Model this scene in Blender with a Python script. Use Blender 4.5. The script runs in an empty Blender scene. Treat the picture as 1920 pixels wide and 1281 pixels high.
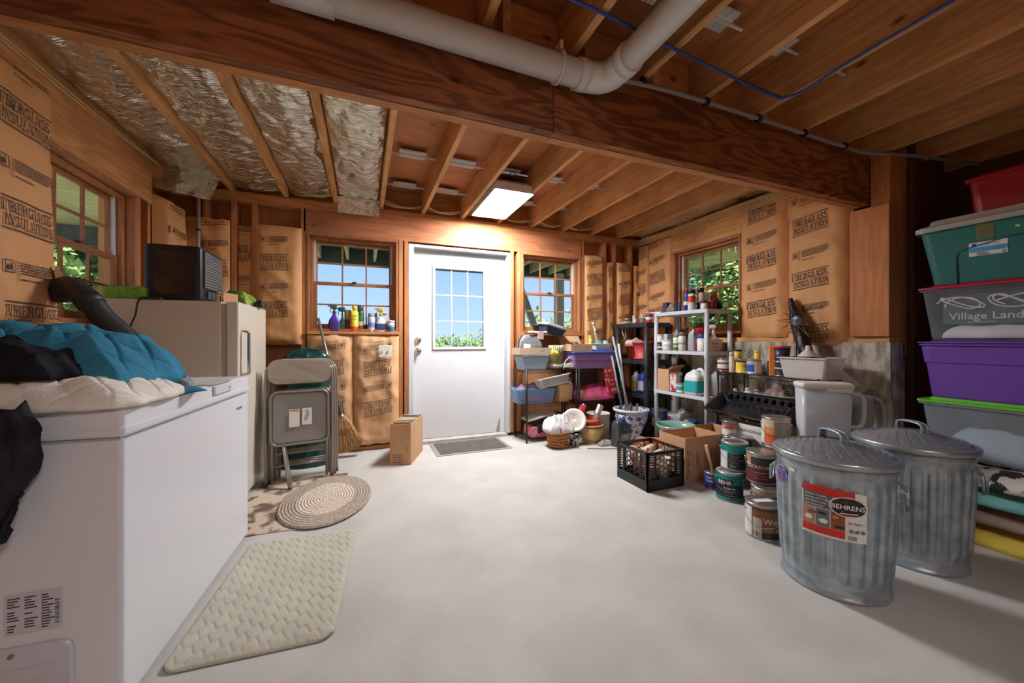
import bpy, bmesh, math, random
from mathutils import Vector, Matrix, noise
random.seed(7)
R = math.radians; PI = math.pi
SC = bpy.context.scene; COL = SC.collection

# ------------------------------------------------------------------ camera, sky, lights, exposure
FPX = 700.0; TH = math.atan(278/700); CT = math.cos(TH); ST = math.sin(TH); EYE = 1.10; HZ = 638
cam_d = bpy.data.cameras.new('camera'); cam = bpy.data.objects.new('camera', cam_d); COL.objects.link(cam)
cam.location = (0, 0, EYE); cam.rotation_euler = (PI/2, 0, -TH)
cam_d.sensor_width = 36; cam_d.lens = 36*FPX/1920; cam_d.shift_y = -2.5/1920; cam_d.clip_start = .03
SC.camera = cam
SC.view_settings.view_transform = 'Standard'; SC.view_settings.look = 'None'
SC.view_settings.gamma = 1; SC.view_settings.use_curve_mapping = False
SC.view_settings.exposure = 0.13
SC.cycles.max_bounces = 8; SC.cycles.diffuse_bounces = 5; SC.cycles.sample_clamp_indirect = 4

w = bpy.data.worlds.new('sky'); SC.world = w; w.use_nodes = True
nt = w.node_tree; nt.nodes.clear()
tc = nt.nodes.new('ShaderNodeTexCoord'); sx = nt.nodes.new('ShaderNodeSeparateXYZ'); rp = nt.nodes.new('ShaderNodeValToRGB')
bg = nt.nodes.new('ShaderNodeBackground'); wo = nt.nodes.new('ShaderNodeOutputWorld')
rp.color_ramp.elements[0].position = 0.0; rp.color_ramp.elements[0].color = (.50, .70, .93, 1)
rp.color_ramp.elements[1].position = .55; rp.color_ramp.elements[1].color = (.16, .34, .80, 1)
e = rp.color_ramp.elements.new(.18); e.color = (.33, .54, .88, 1)
nt.links.new(tc.outputs['Generated'], sx.inputs[0]); nt.links.new(sx.outputs['Z'], rp.inputs[0])
nt.links.new(rp.outputs[0], bg.inputs[0]); nt.links.new(bg.outputs[0], wo.inputs[0]); bg.inputs[1].default_value = 1.3

def sun_lamp():
    d = bpy.data.lights.new('sun', 'SUN'); d.energy = 7; d.angle = R(1); d.color = (1, .95, .86)
    o = bpy.data.objects.new('sun', d); COL.objects.link(o); o.rotation_euler = (R(30), 0, R(-5))
sun_lamp()

# ------------------------------------------------------------------ helpers
def ray(px):
    u = (px-960)/FPX
    return CT*u+ST, -ST*u+CT
def on(px, X=None, Y=None, fw=None):
    """ground point seen at image column px on the plane X=.. or Y=.. or at depth fw"""
    dx, dy = ray(px)
    if X is not None: fw = X/dx
    elif Y is not None: fw = Y/dy
    return dx*fw, dy*fw
def depth(x, y): return ST*x+CT*y
def hgt(py, x, y): return EYE+(HZ-py)*depth(x, y)/FPX
def camang(x, y): return math.atan2(-y, -x)

def lin(c):
    if isinstance(c, str): c = tuple(int(c[i:i+2], 16)/255 for i in (0, 2, 4))
    return tuple((v/12.92 if v <= .04045 else ((v+.055)/1.055)**2.4) for v in c)+(1,)

MATS = {}
def mat(name, col, rough=.5, metal=0, var=0, vscale=6, bump=0, bscale=40, alpha=1, trans=0, emit=0, spec=None, stretch=(1, 1, 1), coat=0, col2=None, ramp=(.35, .65), bdetail=4):
    if name in MATS: return MATS[name]
    m = bpy.data.materials.new(name); m.use_nodes = True; n = m.node_tree.nodes; l = m.node_tree.links
    b = n['Principled BSDF']; c = lin(col)
    b.inputs['Base Color'].default_value = c; b.inputs['Roughness'].default_value = rough; b.inputs['Metallic'].default_value = metal
    if spec is not None: b.inputs['Specular IOR Level'].default_value = spec
    if coat: b.inputs['Coat Weight'].default_value = coat
    if trans: b.inputs['Transmission Weight'].default_value = trans; b.inputs['IOR'].default_value = 1.2
    if alpha < 1: b.inputs['Alpha'].default_value = alpha
    if emit:
        b.inputs['Emission Color'].default_value = c; b.inputs['Emission Strength'].default_value = emit
    if var or bump or col2:
        t = n.new('ShaderNodeTexCoord'); mp = n.new('ShaderNodeMapping'); mp.inputs['Scale'].default_value = stretch
        l.new(t.outputs['Object'], mp.inputs[0])
    if var or col2:
        nz = n.new('ShaderNodeTexNoise'); nz.inputs['Scale'].default_value = vscale; nz.inputs['Detail'].default_value = 6; nz.inputs['Distortion'].default_value = .4
        l.new(mp.outputs[0], nz.inputs[0])
        cr = n.new('ShaderNodeValToRGB'); l.new(nz.outputs['Fac'], cr.inputs[0])
        c2 = lin(col2) if col2 else c
        cr.color_ramp.elements[0].position = ramp[0]; cr.color_ramp.elements[1].position = ramp[1]
        cr.color_ramp.elements[0].color = tuple(v*(1-var) for v in c2[:3])+(1,)
        cr.color_ramp.elements[1].color = tuple(min(1, v*(1+var*.5)) for v in c[:3])+(1,)
        l.new(cr.outputs[0], b.inputs['Base Color'])
    if bump:
        nb = n.new('ShaderNodeTexNoise'); nb.inputs['Scale'].default_value = bscale; nb.inputs['Detail'].default_value = bdetail
        l.new(mp.outputs[0], nb.inputs[0]); bp = n.new('ShaderNodeBump'); bp.inputs['Strength'].default_value = bump; bp.inputs['Distance'].default_value = .01
        l.new(nb.outputs['Fac'], bp.inputs['Height']); l.new(bp.outputs[0], b.inputs['Normal'])
    MATS[name] = m; return m

def wood(name, light, dark, axis, scale=1.0, rough=.6, knots=True, ply=False, gs=.42):
    """lumber: grain stretched along the axis, knots, per-object tint"""
    m = bpy.data.materials.new(name); m.use_nodes = True; n = m.node_tree.nodes; l = m.node_tree.links; b = n['Principled BSDF']
    b.inputs['Roughness'].default_value = rough; b.inputs['Specular IOR Level'].default_value = .3
    t = n.new('ShaderNodeTexCoord'); oi = n.new('ShaderNodeObjectInfo')
    ad = n.new('ShaderNodeVectorMath'); ad.operation = 'MULTIPLY_ADD'; ad.inputs[1].default_value = (13, 7, 9)
    cb = n.new('ShaderNodeCombineXYZ')
    for i in range(3): l.new(oi.outputs['Random'], cb.inputs[i])
    l.new(cb.outputs[0], ad.inputs[0]); l.new(t.outputs['Object'], ad.inputs[2])
    mp = n.new('ShaderNodeMapping'); s = [9*scale]*3; s[axis] = (1.6 if ply else .8)*scale; 
    if ply: s = [v*.45 for v in s]
    mp.inputs['Scale'].default_value = s; l.new(ad.outputs[0], mp.inputs[0])
    nz = n.new('ShaderNodeTexNoise'); nz.inputs['Scale'].default_value = 1.1; nz.inputs['Detail'].default_value = 3; nz.inputs['Distortion'].default_value = .5; l.new(mp.outputs[0], nz.inputs[0])
    mu = n.new('ShaderNodeMath'); mu.operation = 'MULTIPLY'; mu.inputs[1].default_value = 42 if not ply else 55; l.new(nz.outputs['Fac'], mu.inputs[0])
    sn = n.new('ShaderNodeMath'); sn.operation = 'SINE'; l.new(mu.outputs[0], sn.inputs[0])
    mr = n.new('ShaderNodeMapRange'); mr.inputs[1].default_value = -1; mr.inputs[2].default_value = 1; l.new(sn.outputs[0], mr.inputs[0])
    mx = n.new('ShaderNodeMix'); mx.data_type = 'RGBA'; mx.inputs['A'].default_value = lin(light); mx.inputs['B'].default_value = lin(dark)
    pw = n.new('ShaderNodeMath'); pw.operation = 'MULTIPLY'; pw.inputs[1].default_value = gs; l.new(mr.outputs[0], pw.inputs[0]); l.new(pw.outputs[0], mx.inputs['Factor'])
    col = mx.outputs['Result']
    # broad tone changes
    n2 = n.new('ShaderNodeTexNoise'); n2.inputs['Scale'].default_value = 1.7; n2.inputs['Detail'].default_value = 5; l.new(ad.outputs[0], n2.inputs[0])
    hs = n.new('ShaderNodeHueSaturation'); m3 = n.new('ShaderNodeMapRange'); m3.inputs[1].default_value = .3; m3.inputs[2].default_value = .7; m3.inputs[3].default_value = .72; m3.inputs[4].default_value = 1.15
    l.new(n2.outputs['Fac'], m3.inputs[0]); l.new(m3.outputs[0], hs.inputs['Value']); l.new(col, hs.inputs['Color']); col = hs.outputs[0]
    if knots:
        vo = n.new('ShaderNodeTexVoronoi'); vo.inputs['Scale'].default_value = 1; mk = n.new('ShaderNodeMapping'); ks = [5.0]*3; ks[axis] = 2.6; mk.inputs['Scale'].default_value = ks
        l.new(ad.outputs[0], mk.inputs[0]); l.new(mk.outputs[0], vo.inputs['Vector'])
        kr = n.new('ShaderNodeValToRGB'); l.new(vo.outputs['Distance'], kr.inputs[0]); kr.color_ramp.elements[0].position = .03; kr.color_ramp.elements[1].position = .10
        kr.color_ramp.elements[0].color = (.12, .04, .015, 1); kr.color_ramp.elements[1].color = (1, 1, 1, 1)
        km = n.new('ShaderNodeMix'); km.data_type = 'RGBA'; km.blend_type = 'MULTIPLY'; km.inputs['Factor'].default_value = .85
        l.new(col, km.inputs['A']); l.new(kr.outputs[0], km.inputs['B']); col = km.outputs['Result']
    l.new(col, b.inputs['Base Color'])
    bp = n.new('ShaderNodeBump'); bp.inputs['Strength'].default_value = .15; bp.inputs['Distance'].default_value = .004; l.new(mr.outputs[0], bp.inputs['Height']); l.new(bp.outputs[0], b.inputs['Normal'])
    MATS[name] = m; return m

class M:
    def __init__(s): s.v = []; s.f = []; s.m = []; s.sm = []
    def face(s, idx, mi=0, sm=False): s.f.append(tuple(idx)); s.m.append(mi); s.sm.append(sm)
    def poly(s, pts, mi=0, sm=False):
        b = len(s.v); s.v += [tuple(p) for p in pts]; s.face(range(b, b+len(pts)), mi, sm)
    def box(s, a, b, mi=0, mt=None):
        x0, y0, z0 = a; x1, y1, z1 = b; k = len(s.v)
        ps = [(x0, y0, z0), (x1, y0, z0), (x1, y1, z0), (x0, y1, z0), (x0, y0, z1), (x1, y0, z1), (x1, y1, z1), (x0, y1, z1)]
        if mt is not None: ps = [tuple(mt @ Vector(p)) for p in ps]
        s.v += ps
        for q in ((3, 2, 1, 0), (4, 5, 6, 7), (0, 1, 5, 4), (1, 2, 6, 5), (2, 3, 7, 6), (3, 0, 4, 7)): s.face([k+i for i in q], mi)
    def cbox(s, c, sz, mi=0, rot=None):
        mt = Matrix.Translation(c)
        if rot is not None: mt = mt @ (rot if isinstance(rot, Matrix) else Matrix.Rotation(rot, 4, 'Z'))
        h = [v/2 for v in sz]; s.box((-h[0], -h[1], -h[2]), (h[0], h[1], h[2]), mi, mt)
    def cyl(s, p0, p1, r0, r1=None, n=16, mi=0, caps=True, cmi=None):
        s.tube([p0, p1], [r0, r0 if r1 is None else r1], n, mi, caps, cmi)
    def tube(s, pts, r, n=10, mi=0, caps=True, cmi=None, closed=False, sq=None):
        pts = [Vector(p) for p in pts]; rr = r if isinstance(r, (list, tuple)) else [r]*len(pts)
        N = len(pts); k = len(s.v); ref = None
        for i, p in enumerate(pts):
            a = pts[(i-1) % N] if (i or closed) else p; b = pts[(i+1) % N] if (i < N-1 or closed) else p
            t = (b-a); t = t.normalized() if t.length > 1e-9 else Vector((0, 0, 1))
            if ref is None: ref = t.orthogonal().normalized()
            ref = (ref-t*ref.dot(t)); ref = ref.normalized() if ref.length > 1e-6 else t.orthogonal().normalized()
            bi = t.cross(ref)
            for j in range(n):
                a_ = 2*PI*j/n; s.v.append(tuple(p+ref*math.cos(a_)*rr[i]+bi*math.sin(a_)*rr[i]))
        for i in range(N if closed else N-1):
            for j in range(n):
                q = (j+1) % n; i2 = (i+1) % N
                s.face((k+i*n+j, k+i*n+q, k+i2*n+q, k+i2*n+j), mi, True)
        if caps and not closed:
            c = mi if cmi is None else cmi
            s.face([k+j for j in range(n)][::-1], c); s.face([k+(N-1)*n+j for j in range(n)], c)
    def lathe(s, prof, n=28, c=(0, 0, 0), mi=0, fn=None, mats=None, caps=True, sm=True):
        k = len(s.v)
        for i, (r, z) in enumerate(prof):
            for j in range(n):
                a = 2*PI*j/n; q = r if fn is None else fn(r, z, a)
                s.v.append((c[0]+q*math.cos(a), c[1]+q*math.sin(a), c[2]+z))
        for i in range(len(prof)-1):
            for j in range(n):
                q = (j+1) % n; s.face((k+i*n+j, k+i*n+q, k+(i+1)*n+q, k+(i+1)*n+j), mats[i] if mats else mi, sm)
        if caps:
            if prof[0][0] > 1e-4: s.face([k+j for j in range(n)][::-1], mats[0] if mats else mi)
            e = k+(len(prof)-1)*n
            if prof[-1][0] > 1e-4: s.face([e+j for j in range(n)], mats[-1] if mats else mi)
    def loft(s, rings, mi=0, caps=(True, True), mats=None, sm=True):
        """rings: lists of equal length of points"""
        k = len(s.v); n = len(rings[0])
        for r in rings: s.v += [tuple(p) for p in r]
        for i in range(len(rings)-1):
            for j in range(n):
                q = (j+1) % n; s.face((k+i*n+j, k+i*n+q, k+(i+1)*n+q, k+(i+1)*n+j), mats[i] if mats else mi, sm)
        if caps[0]: s.face([k+j for j in range(n)][::-1], mats[0] if mats else mi)
        e = k+(len(rings)-1)*n
        if caps[1]: s.face([e+j for j in range(n)], mats[-1] if mats else mi)
    def grid(s, fn, nu, nv, mi=0, sm=True, closed=False):
        k = len(s.v)
        for j in range(nv+1):
            for i in range(nu+1): s.v.append(tuple(fn(i/nu, j/nv)))
        for j in range(nv):
            for i in range(nu):
                a = k+j*(nu+1)+i; s.face((a, a+1, a+nu+2, a+nu+1), mi, sm)
    def flat(s, polys, mp, mi=0):
        """2-D polygons placed through mp(u,v) -> point"""
        for p in polys: s.poly([mp(u, v) for u, v in p], mi)
    def rect(s, mp, u0, v0, u1, v1, mi=0, n=1):
        for i in range(n):
            a = u0+(u1-u0)*i/n; b = u0+(u1-u0)*(i+1)/n
            s.poly([mp(a, v0), mp(b, v0), mp(b, v1), mp(a, v1)], mi, n > 1)
    def disc(s, mp, u, v, ru, rv, mi=0, n=20):
        s.poly([mp(u+ru*math.cos(2*PI*i/n), v+rv*math.sin(2*PI*i/n)) for i in range(n)], mi)
    def text(s, st, size, mp, u=0, v=0, mi=0, rot=0, align='c', sx=1):
        vs, fs, wd = glyphs(st); off = {'c': -wd/2, 'l': 0, 'r': -wd}[align]; c, d = math.cos(rot), math.sin(rot); k = len(s.v)
        for x, y in vs:
            x = (x+off)*size*sx; y = y*size; s.v.append(tuple(mp(u+x*c-y*d, v+x*d+y*c)))
        for f in fs: s.face([k+i for i in f], mi)

GC = {}
def glyphs(st):
    if st in GC: return GC[st]
    cu = bpy.data.curves.new('t', 'FONT'); cu.body = st; cu.size = 1; cu.resolution_u = 2; cu.offset = .012
    o = bpy.data.objects.new('t', cu); COL.objects.link(o)
    dg = bpy.context.evaluated_depsgraph_get(); me = o.evaluated_get(dg).to_mesh()
    vs = [(p.co.x, p.co.y) for p in me.vertices]; fs = [tuple(p.vertices) for p in me.polygons]
    x0 = min([v[0] for v in vs] or [0]); wd = max([v[0] for v in vs] or [0])-x0; vs = [(x-x0, y) for x, y in vs]
    o.evaluated_get(dg).to_mesh_clear(); bpy.data.objects.remove(o); bpy.data.curves.remove(cu)
    GC[st] = (vs, fs, wd); return GC[st]

def mesh(name, b, mats):
    me = bpy.data.meshes.new(name); me.from_pydata(b.v, [], b.f)
    for m in (mats if isinstance(mats, (list, tuple)) else [mats]): me.materials.append(m)
    me.polygons.foreach_set('material_index', b.m); me.polygons.foreach_set('use_smooth', b.sm); me.update(); return me
def mods(o, bevel=0, solid=0, sub=0, seg=2):
    if solid: q = o.modifiers.new('s', 'SOLIDIFY'); q.thickness = solid; q.offset = 0
    if bevel: q = o.modifiers.new('b', 'BEVEL'); q.width = bevel; q.segments = seg; q.limit_method = 'ANGLE'; q.angle_limit = R(40); q.use_clamp_overlap = True
    if sub: q = o.modifiers.new('u', 'SUBSURF'); q.levels = sub; q.render_levels = sub
def thing(name, label, cat, loc=(0, 0, 0), rz=0, group=None, kind=None):
    o = bpy.data.objects.new(name, None); COL.objects.link(o); o.location = loc; o.rotation_euler = (0, 0, rz); o.empty_display_size = .05
    tag(o, label, cat, group, kind); return o
def tag(o, label=None, cat=None, group=None, kind=None):
    if label: o['label'] = label
    if cat: o['category'] = cat
    if group: o['group'] = group
    if kind: o['kind'] = kind
def part(name, b, mats, parent, label=None, **k):
    o = bpy.data.objects.new(name, mesh(name, b, mats)); COL.objects.link(o); o.parent = parent
    if label: o['label'] = label
    mods(o, **k); return o
def solo(name, b, mats, label, cat, loc=(0, 0, 0), rz=0, group=None, kind=None, rot=None, **k):
    o = bpy.data.objects.new(name, mesh(name, b, mats)); COL.objects.link(o); o.location = loc; o.rotation_euler = rot if rot else (0, 0, rz)
    tag(o, label, cat, group, kind); mods(o, **k); return o

def rrect(hx, hy, r, n=4, cx=0, cy=0):
    r = min(r, hx*.999, hy*.999); p = []
    for k, (sx_, sy_) in enumerate(((1, 1), (-1, 1), (-1, -1), (1, -1))):
        for i in range(n+1):
            a = PI/2*(k+i/n); p.append((cx+sx_*(hx-r)+r*math.cos(a), cy+sy_*(hy-r)+r*math.sin(a)))
    return p
def ring(hx, hy, r, z, n=4, cx=0, cy=0): return [(x, y, z) for x, y in rrect(hx, hy, r, n, cx, cy)]
def cm(r, a0, z0=0, cx=0, cy=0):
    return lambda u, v: (cx+r*math.cos(a0+u/r), cy+r*math.sin(a0+u/r), z0+v)
def bez(pts, n=8):
    """smooth curve through points (Catmull-Rom)"""
    P = [Vector(p) for p in pts]; P = [2*P[0]-P[1]]+P+[2*P[-1]-P[-2]]; o = []
    for i in range(1, len(P)-2):
        for j in range(n):
            t = j/n; a, b, c, d = P[i-1:i+3]
            o.append(.5*((2*b)+(c-a)*t+(2*a-5*b+4*c-d)*t*t+(3*b-a-3*c+d)*t**3))
    o.append(P[-2]); return o
def nz(x, y, z=0, s=1): return noise.noise(Vector((x*s, y*s, z)))

# slab-serif letters for the insulation print: rectangles, slanted bars, arcs
def _r(a, b, c, d): return [(a, b), (c, b), (c, d), (a, d)]
def _arc(cx, cy, rx, ry, a0, a1, t=.15, t2=.08, n=9):
    o = []
    for i in range(n):
        q = []
        for k in (i, i+1):
            a = R(a0+(a1-a0)*k/n); th = t*abs(math.cos(a))+t2*abs(math.sin(a)); q.append(((cx+rx*math.cos(a), cy+ry*math.sin(a)), (cx+(rx-th)*math.cos(a), cy+(ry-th)*math.sin(a))))
        o.append([q[0][0], q[1][0], q[1][1], q[0][1]])
    return o
_st = [_r(.12, 0, .29, 1)]
SER = {
 'F': (_st+[_r(0, .92, .66, 1), _r(.29, .46, .5, .54), _r(.58, .72, .66, .92), _r(0, 0, .42, .07)], .74),
 'I': ([_r(.1, 0, .27, 1), _r(0, 0, .37, .07), _r(0, .93, .37, 1)], .46),
 'B': (_st+[_r(0, 0, .34, .08), _r(0, .92, .34, 1), _r(.29, .47, .34, .55)]+_arc(.34, .755, .27, .245, -90, 90)+_arc(.34, .27, .34, .27, -90, 90), .76),
 'E': (_st+[_r(0, .92, .66, 1), _r(.29, .46, .5, .54), _r(.58, .72, .66, .92), _r(0, 0, .68, .08), _r(.6, .08, .68, .28)], .76),
 'R': (_st+[_r(0, 0, .4, .07), _r(0, .92, .34, 1), _r(.29, .46, .36, .54)]+_arc(.34, .74, .3, .26, -90, 90)+[[(.36, .48), (.52, .48), (.8, .0), (.62, .0)], _r(.6, 0, .88, .07)], .9),
 'G': (_arc(.42, .5, .42, .5, 40, 330)+[_r(.5, .4, .92, .47), _r(.66, .06, .82, .42), _r(.7, .7, .76, .96)], .96),
 'L': (_st+[_r(0, .93, .42, 1), _r(0, 0, .64, .08), _r(.56, .08, .64, .3)], .72),
 'A': ([[(.08, 0), (.16, 0), (.46, 1), (.38, 1)], [(.6, 0), (.78, 0), (.5, 1), (.36, 1)], _r(.2, .3, .62, .37), _r(0, 0, .26, .07), _r(.5, 0, .88, .07)], .92),
 'S': (_arc(.33, .74, .29, .26, 20, 270, .13, .1)+_arc(.33, .27, .33, .27, 90, -160, .13, .1)+[_r(.56, .72, .62, .98), _r(0, .02, .06, .28)], .74),
 'N': ([_r(.1, 0, .18, 1), _r(.68, 0, .76, 1), [(.1, 1), (.28, 1), (.76, 0), (.6, 0)], _r(0, 0, .3, .07), _r(0, .93, .25, 1), _r(.56, .93, .88, 1)], .96),
 'U': ([_r(.1, .3, .26, 1), _r(.64, .3, .72, 1), _r(0, .93, .38, 1), _r(.52, .93, .84, 1)]+_arc(.41, .31, .31, .31, 180, 360, .14, .09), .92),
 'T': ([_r(.32, 0, .49, 1), _r(0, .92, .8, 1), _r(0, .7, .08, .92), _r(.72, .7, .8, .92), _r(.18, 0, .62, .07)], .88),
 'O': (_arc(.42, .5, .42, .5, 0, 360, .16, .08, 16), .92)}
def serif(word, wd):
    """polygons of the word in a unit-high strip scaled to width wd"""
    tot = sum(SER[c][1] for c in word); x = 0; o = []
    for c in word:
        ps, w_ = SER[c]
        for p in ps: o.append([((x+u)*wd/tot, v) for u, v in p])
        x += w_
    return o
# ------------------------------------------------------------------ materials
LX = wood('lumber_x', 'CF8F5B', '9A5A30', 0); LY = wood('lumber_y', 'DDA76C', 'AC6E3A', 1); LZ = wood('lumber_z', 'CB8856', '9C5A32', 2)
WX = wood('window_wood_x', 'B27850', '84502F', 0, knots=False, rough=.45); WZ = wood('window_wood_z', 'B27850', '84502F', 2, knots=False, rough=.45)
BEAM = wood('beam_ply', 'A5653C', '5E3219', 0, ply=True, scale=1.5, gs=.75); BLAM = wood('beam_edge', 'C98A55', '8C5530', 0, scale=3, knots=False)
PLY = wood('sheathing', 'C48A5C', 'A56C3E', 2, ply=True); PLYX = wood('subfloor', 'B9784A', '99602F', 0, ply=True); PLYH = wood('header_ply', 'B97A4A', '8F5530', 0, ply=True, scale=1.2)
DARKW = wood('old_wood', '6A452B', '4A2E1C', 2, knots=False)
DECK = wood('deck_wood', 'D9D6A4', 'A8A777', 0, knots=False); DECKY = wood('deck_wood_y', 'E0DCAC', 'AFAD7E', 1, knots=False)
GREYW = mat('deck_post_grey', 'C2C6CA', .8, var=.1)
KRAFT = mat('kraft_paper', 'D8A069', .62, var=.10, vscale=2.2, bump=.35, bscale=9, spec=.35)
KRAFTB = mat('kraft_paper_pale', 'DDAE7F', .55, var=.12, vscale=3, bump=.6, bscale=14, spec=.4)
INK = mat('print_ink', '4A3A33', .7)
INKL = mat('print_ink_fine', '8A6B52', .7)
FOIL = mat('foil_facing', 'F4F3EA', .2, metal=.95, bump=1.0, bscale=13, stretch=(1, 1.6, 1), bdetail=3)
def _foil():
    n = FOIL.node_tree.nodes; l = FOIL.node_tree.links; bp = [q for q in n if q.type == 'BUMP'][0]; bp.inputs['Distance'].default_value = .03
    t = n.new('ShaderNodeTexCoord'); w_ = n.new('ShaderNodeTexWave'); w_.bands_direction = 'Y'; w_.inputs['Scale'].default_value = 26; w_.inputs['Distortion'].default_value = 1.6; w_.inputs['Detail'].default_value = 2
    l.new(t.outputs['Object'], w_.inputs[0]); b2 = n.new('ShaderNodeBump'); b2.inputs['Strength'].default_value = .35; b2.inputs['Distance'].default_value = .008
    l.new(w_.outputs['Fac'], b2.inputs['Height']); l.new(bp.outputs[0], b2.inputs['Normal']); l.new(b2.outputs[0], n['Principled BSDF'].inputs['Normal'])
_foil()
CONC = mat('floor_concrete', 'BFBCB5', .6, var=.03, vscale=3.4, col2='B3B0A8', ramp=(.3,.7), bump=.12, bscale=30, spec=.25)
CWALL = mat('wall_concrete', 'BDB7A9', .9, var=.10, vscale=17, col2='958D7E', ramp=(.40, .58), bump=.8, bscale=34, stretch=(1, 1, .45), spec=.1)
WHITE = mat('white_enamel', 'E3E5EA', .28, spec=.5); WHITED = mat('door_white', 'DCDDDE', .45, var=.03, vscale=4)
CREAM = mat('cream_enamel', 'D9CDB7', .28, var=.03, vscale=3); BLACK = mat('black_plastic', '17181B', .35); BLACKM = mat('black_metal', '1B1C1E', .4, metal=.3)
DGREY = mat('dark_grey', '3A3C40', .5); GREY = mat('mid_grey', '8B8E92', .5); LGREY = mat('shelf_grey', 'B9BDC2', .5); STEEL = mat('steel', 'B8B8B8', .3, metal=1); CHROME = mat('chrome', 'D8D8D8', .12, metal=1)
BRASS = mat('satin_nickel_brass', 'CDBE9A', .2, metal=1)
CARD = mat('cardboard', 'C69A72', .85, var=.06, vscale=5); CARDI = mat('cardboard_inside', 'B98A62', .9, var=.08)
PVC = mat('pvc_white', 'CFCBC2', .45, var=.06, vscale=3); PVCW = mat('pvc_fitting', 'E0E0DC', .35)
GLASS = mat('window_glass', '101314', .03, alpha=.07, spec=.5)
PAPER = mat('white_label', 'E6E4DE', .6)

# ------------------------------------------------------------------ building shell
def shell(name, b, mats, label, **k): return solo(name, b, mats, label, None, kind='structure', **k)
XL, XR, YB = -1.48, 3.40, 4.0
b = M(); b.box((-1.75, -2.6, -.12), (4.5, 4.14, 0)); shell('floor', b, CONC, 'grey trowelled concrete basement floor')
b = M(); b.box((-1.75, -2.7, 2.665), (4.5, 4.2, 2.75)); shell('ceiling', b, PLYX, 'plywood subfloor above the open joists')
def wallx(b, y0, y1, x0, x1, z0, z1, holes, mi=0):
    """wall along x with rectangular holes (x0,x1,z0,z1)"""
    xs = x0
    for hx0, hx1, hz0, hz1 in sorted(holes):
        b.box((xs, y0, z0), (hx0, y1, z1), mi)
        if hz0 > z0: b.box((hx0, y0, z0), (hx1, y1, hz0), mi)
        b.box((hx0, y0, hz1), (hx1, y1, z1), mi); xs = hx1
    b.box((xs, y0, z0), (x1, y1, z1), mi)
def wally(b, x0, x1, y0, y1, z0, z1, holes, mi=0):
    ys = y0
    for h0, h1, hz0, hz1 in sorted(holes):
        b.box((x0, ys, z0), (x1, h0, z1), mi)
        if hz0 > z0: b.box((x0, h0, z0), (x1, h1, hz0), mi)
        b.box((x0, h0, hz1), (x1, h1, z1), mi); ys = h1
    b.box((x0, ys, z0), (x1, y1, z1), mi)
b = M(); wallx(b, 4.14, 4.18, -1.64, 3.58, -.1, 2.75, [(-.45, .29, 1.2, 2.1), (.44, 1.565, .0, 2.09), (1.75, 2.49, 1.2, 2.11)]); shell('wall_back', b, PLY, 'plywood sheathing of the back wall between the studs')
b = M(); wally(b, -1.66, -1.62, -2.6, 4.14, -.1, 2.75, [(2.60, 3.36, 1.2, 2.1)]); shell('wall_left', b, PLY, 'plywood sheathing of the left wall')
b = M(); wally(b, 3.54, 3.58, 1.43, 4.14, 1.0, 2.75, [(2.58, 3.34, 1.2, 2.11)]); shell('wall_right', b, PLY, 'plywood sheathing of the right wall above the concrete')
b = M(); b.box((3.375, 1.43, 0), (3.56, 4.14, 1.085)); shell('wall_right_concrete', b, CWALL, 'rough cast concrete lower half of the right wall')
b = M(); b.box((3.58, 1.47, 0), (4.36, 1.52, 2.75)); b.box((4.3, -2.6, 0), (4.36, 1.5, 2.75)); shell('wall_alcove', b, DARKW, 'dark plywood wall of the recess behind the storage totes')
b = M(); b.box((-1.66, -2.66, 0), (4.36, -2.6, 2.75)); shell('wall_front', b, PLY, 'wall behind the photographer')

ORD=['zeroth','first','second','third','fourth','fifth','sixth','seventh','eighth','ninth','tenth','eleventh','twelfth','thirteenth','fourteenth','fifteenth','sixteenth','seventeenth','eighteenth','nineteenth']
def board(name, a, c, m, label, cat='board', group=None, bev=.003):
    a = Vector(a); c = Vector(c); o = a.copy(); o.z = min(a.z, c.z); b = M(); b.box(a-o, c-o)
    return solo(name, b, m, label, cat, loc=o, group=group, bevel=bev)
# plates
board('top_plate', (-1.62, 4.0, 2.345), (3.54, 4.139, 2.43), LX, 'doubled wooden top plate running along the whole back wall', 'plate')
board('top_plate', (-1.612, -2.55, 2.345), (-1.48, 3.998, 2.43), LY, 'doubled top plate along the left wall under the joists', 'plate')
board('top_plate', (3.40, 1.65, 2.345), (3.539, 3.998, 2.43), LY, 'doubled top plate along the right wall above the brown paper batts', 'plate')
board('rim_board', (-1.6, 4.09, 2.43), (3.53, 4.138, 2.664), LX, 'rim board behind the joist ends on top of the back wall', 'board')
board('sill_plate', (-1.46, 4.0, .0), (.43, 4.139, .04), LX, 'bottom plate of the back wall left of the white door', 'plate')
board('sill_plate', (1.72, 4.0, .0), (3.37, 4.139, .04), LX, 'bottom plate of the back wall right of the white door', 'plate')
board('sill_plate', (3.39, 1.44, 1.085), (3.535, 3.998, 1.125), LY, 'dark sill plate bolted on top of the concrete wall', 'plate')
board('sill_plate', (-1.62, -2.5, 0), (-1.48, 3.998, .04), LY, 'bottom plate of the left wall behind the freezers', 'plate')
board('header_board', (-.53, 4.0, 2.127), (2.53, 4.03, 2.345), wood('header_x', 'BE7B55', '8D5030', 0), 'long knotty header board spanning both back windows and the door', 'header')
board('header_board', (-1.50, 2.35, 2.117), (-1.475, 3.60, 2.345), LY, 'plywood header board over the left wall window', 'header')
board('header_board', (3.395, 2.0, 2.138), (3.42, 3.44, 2.345), LY, 'knotty header board over the right wall window', 'header')
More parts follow.
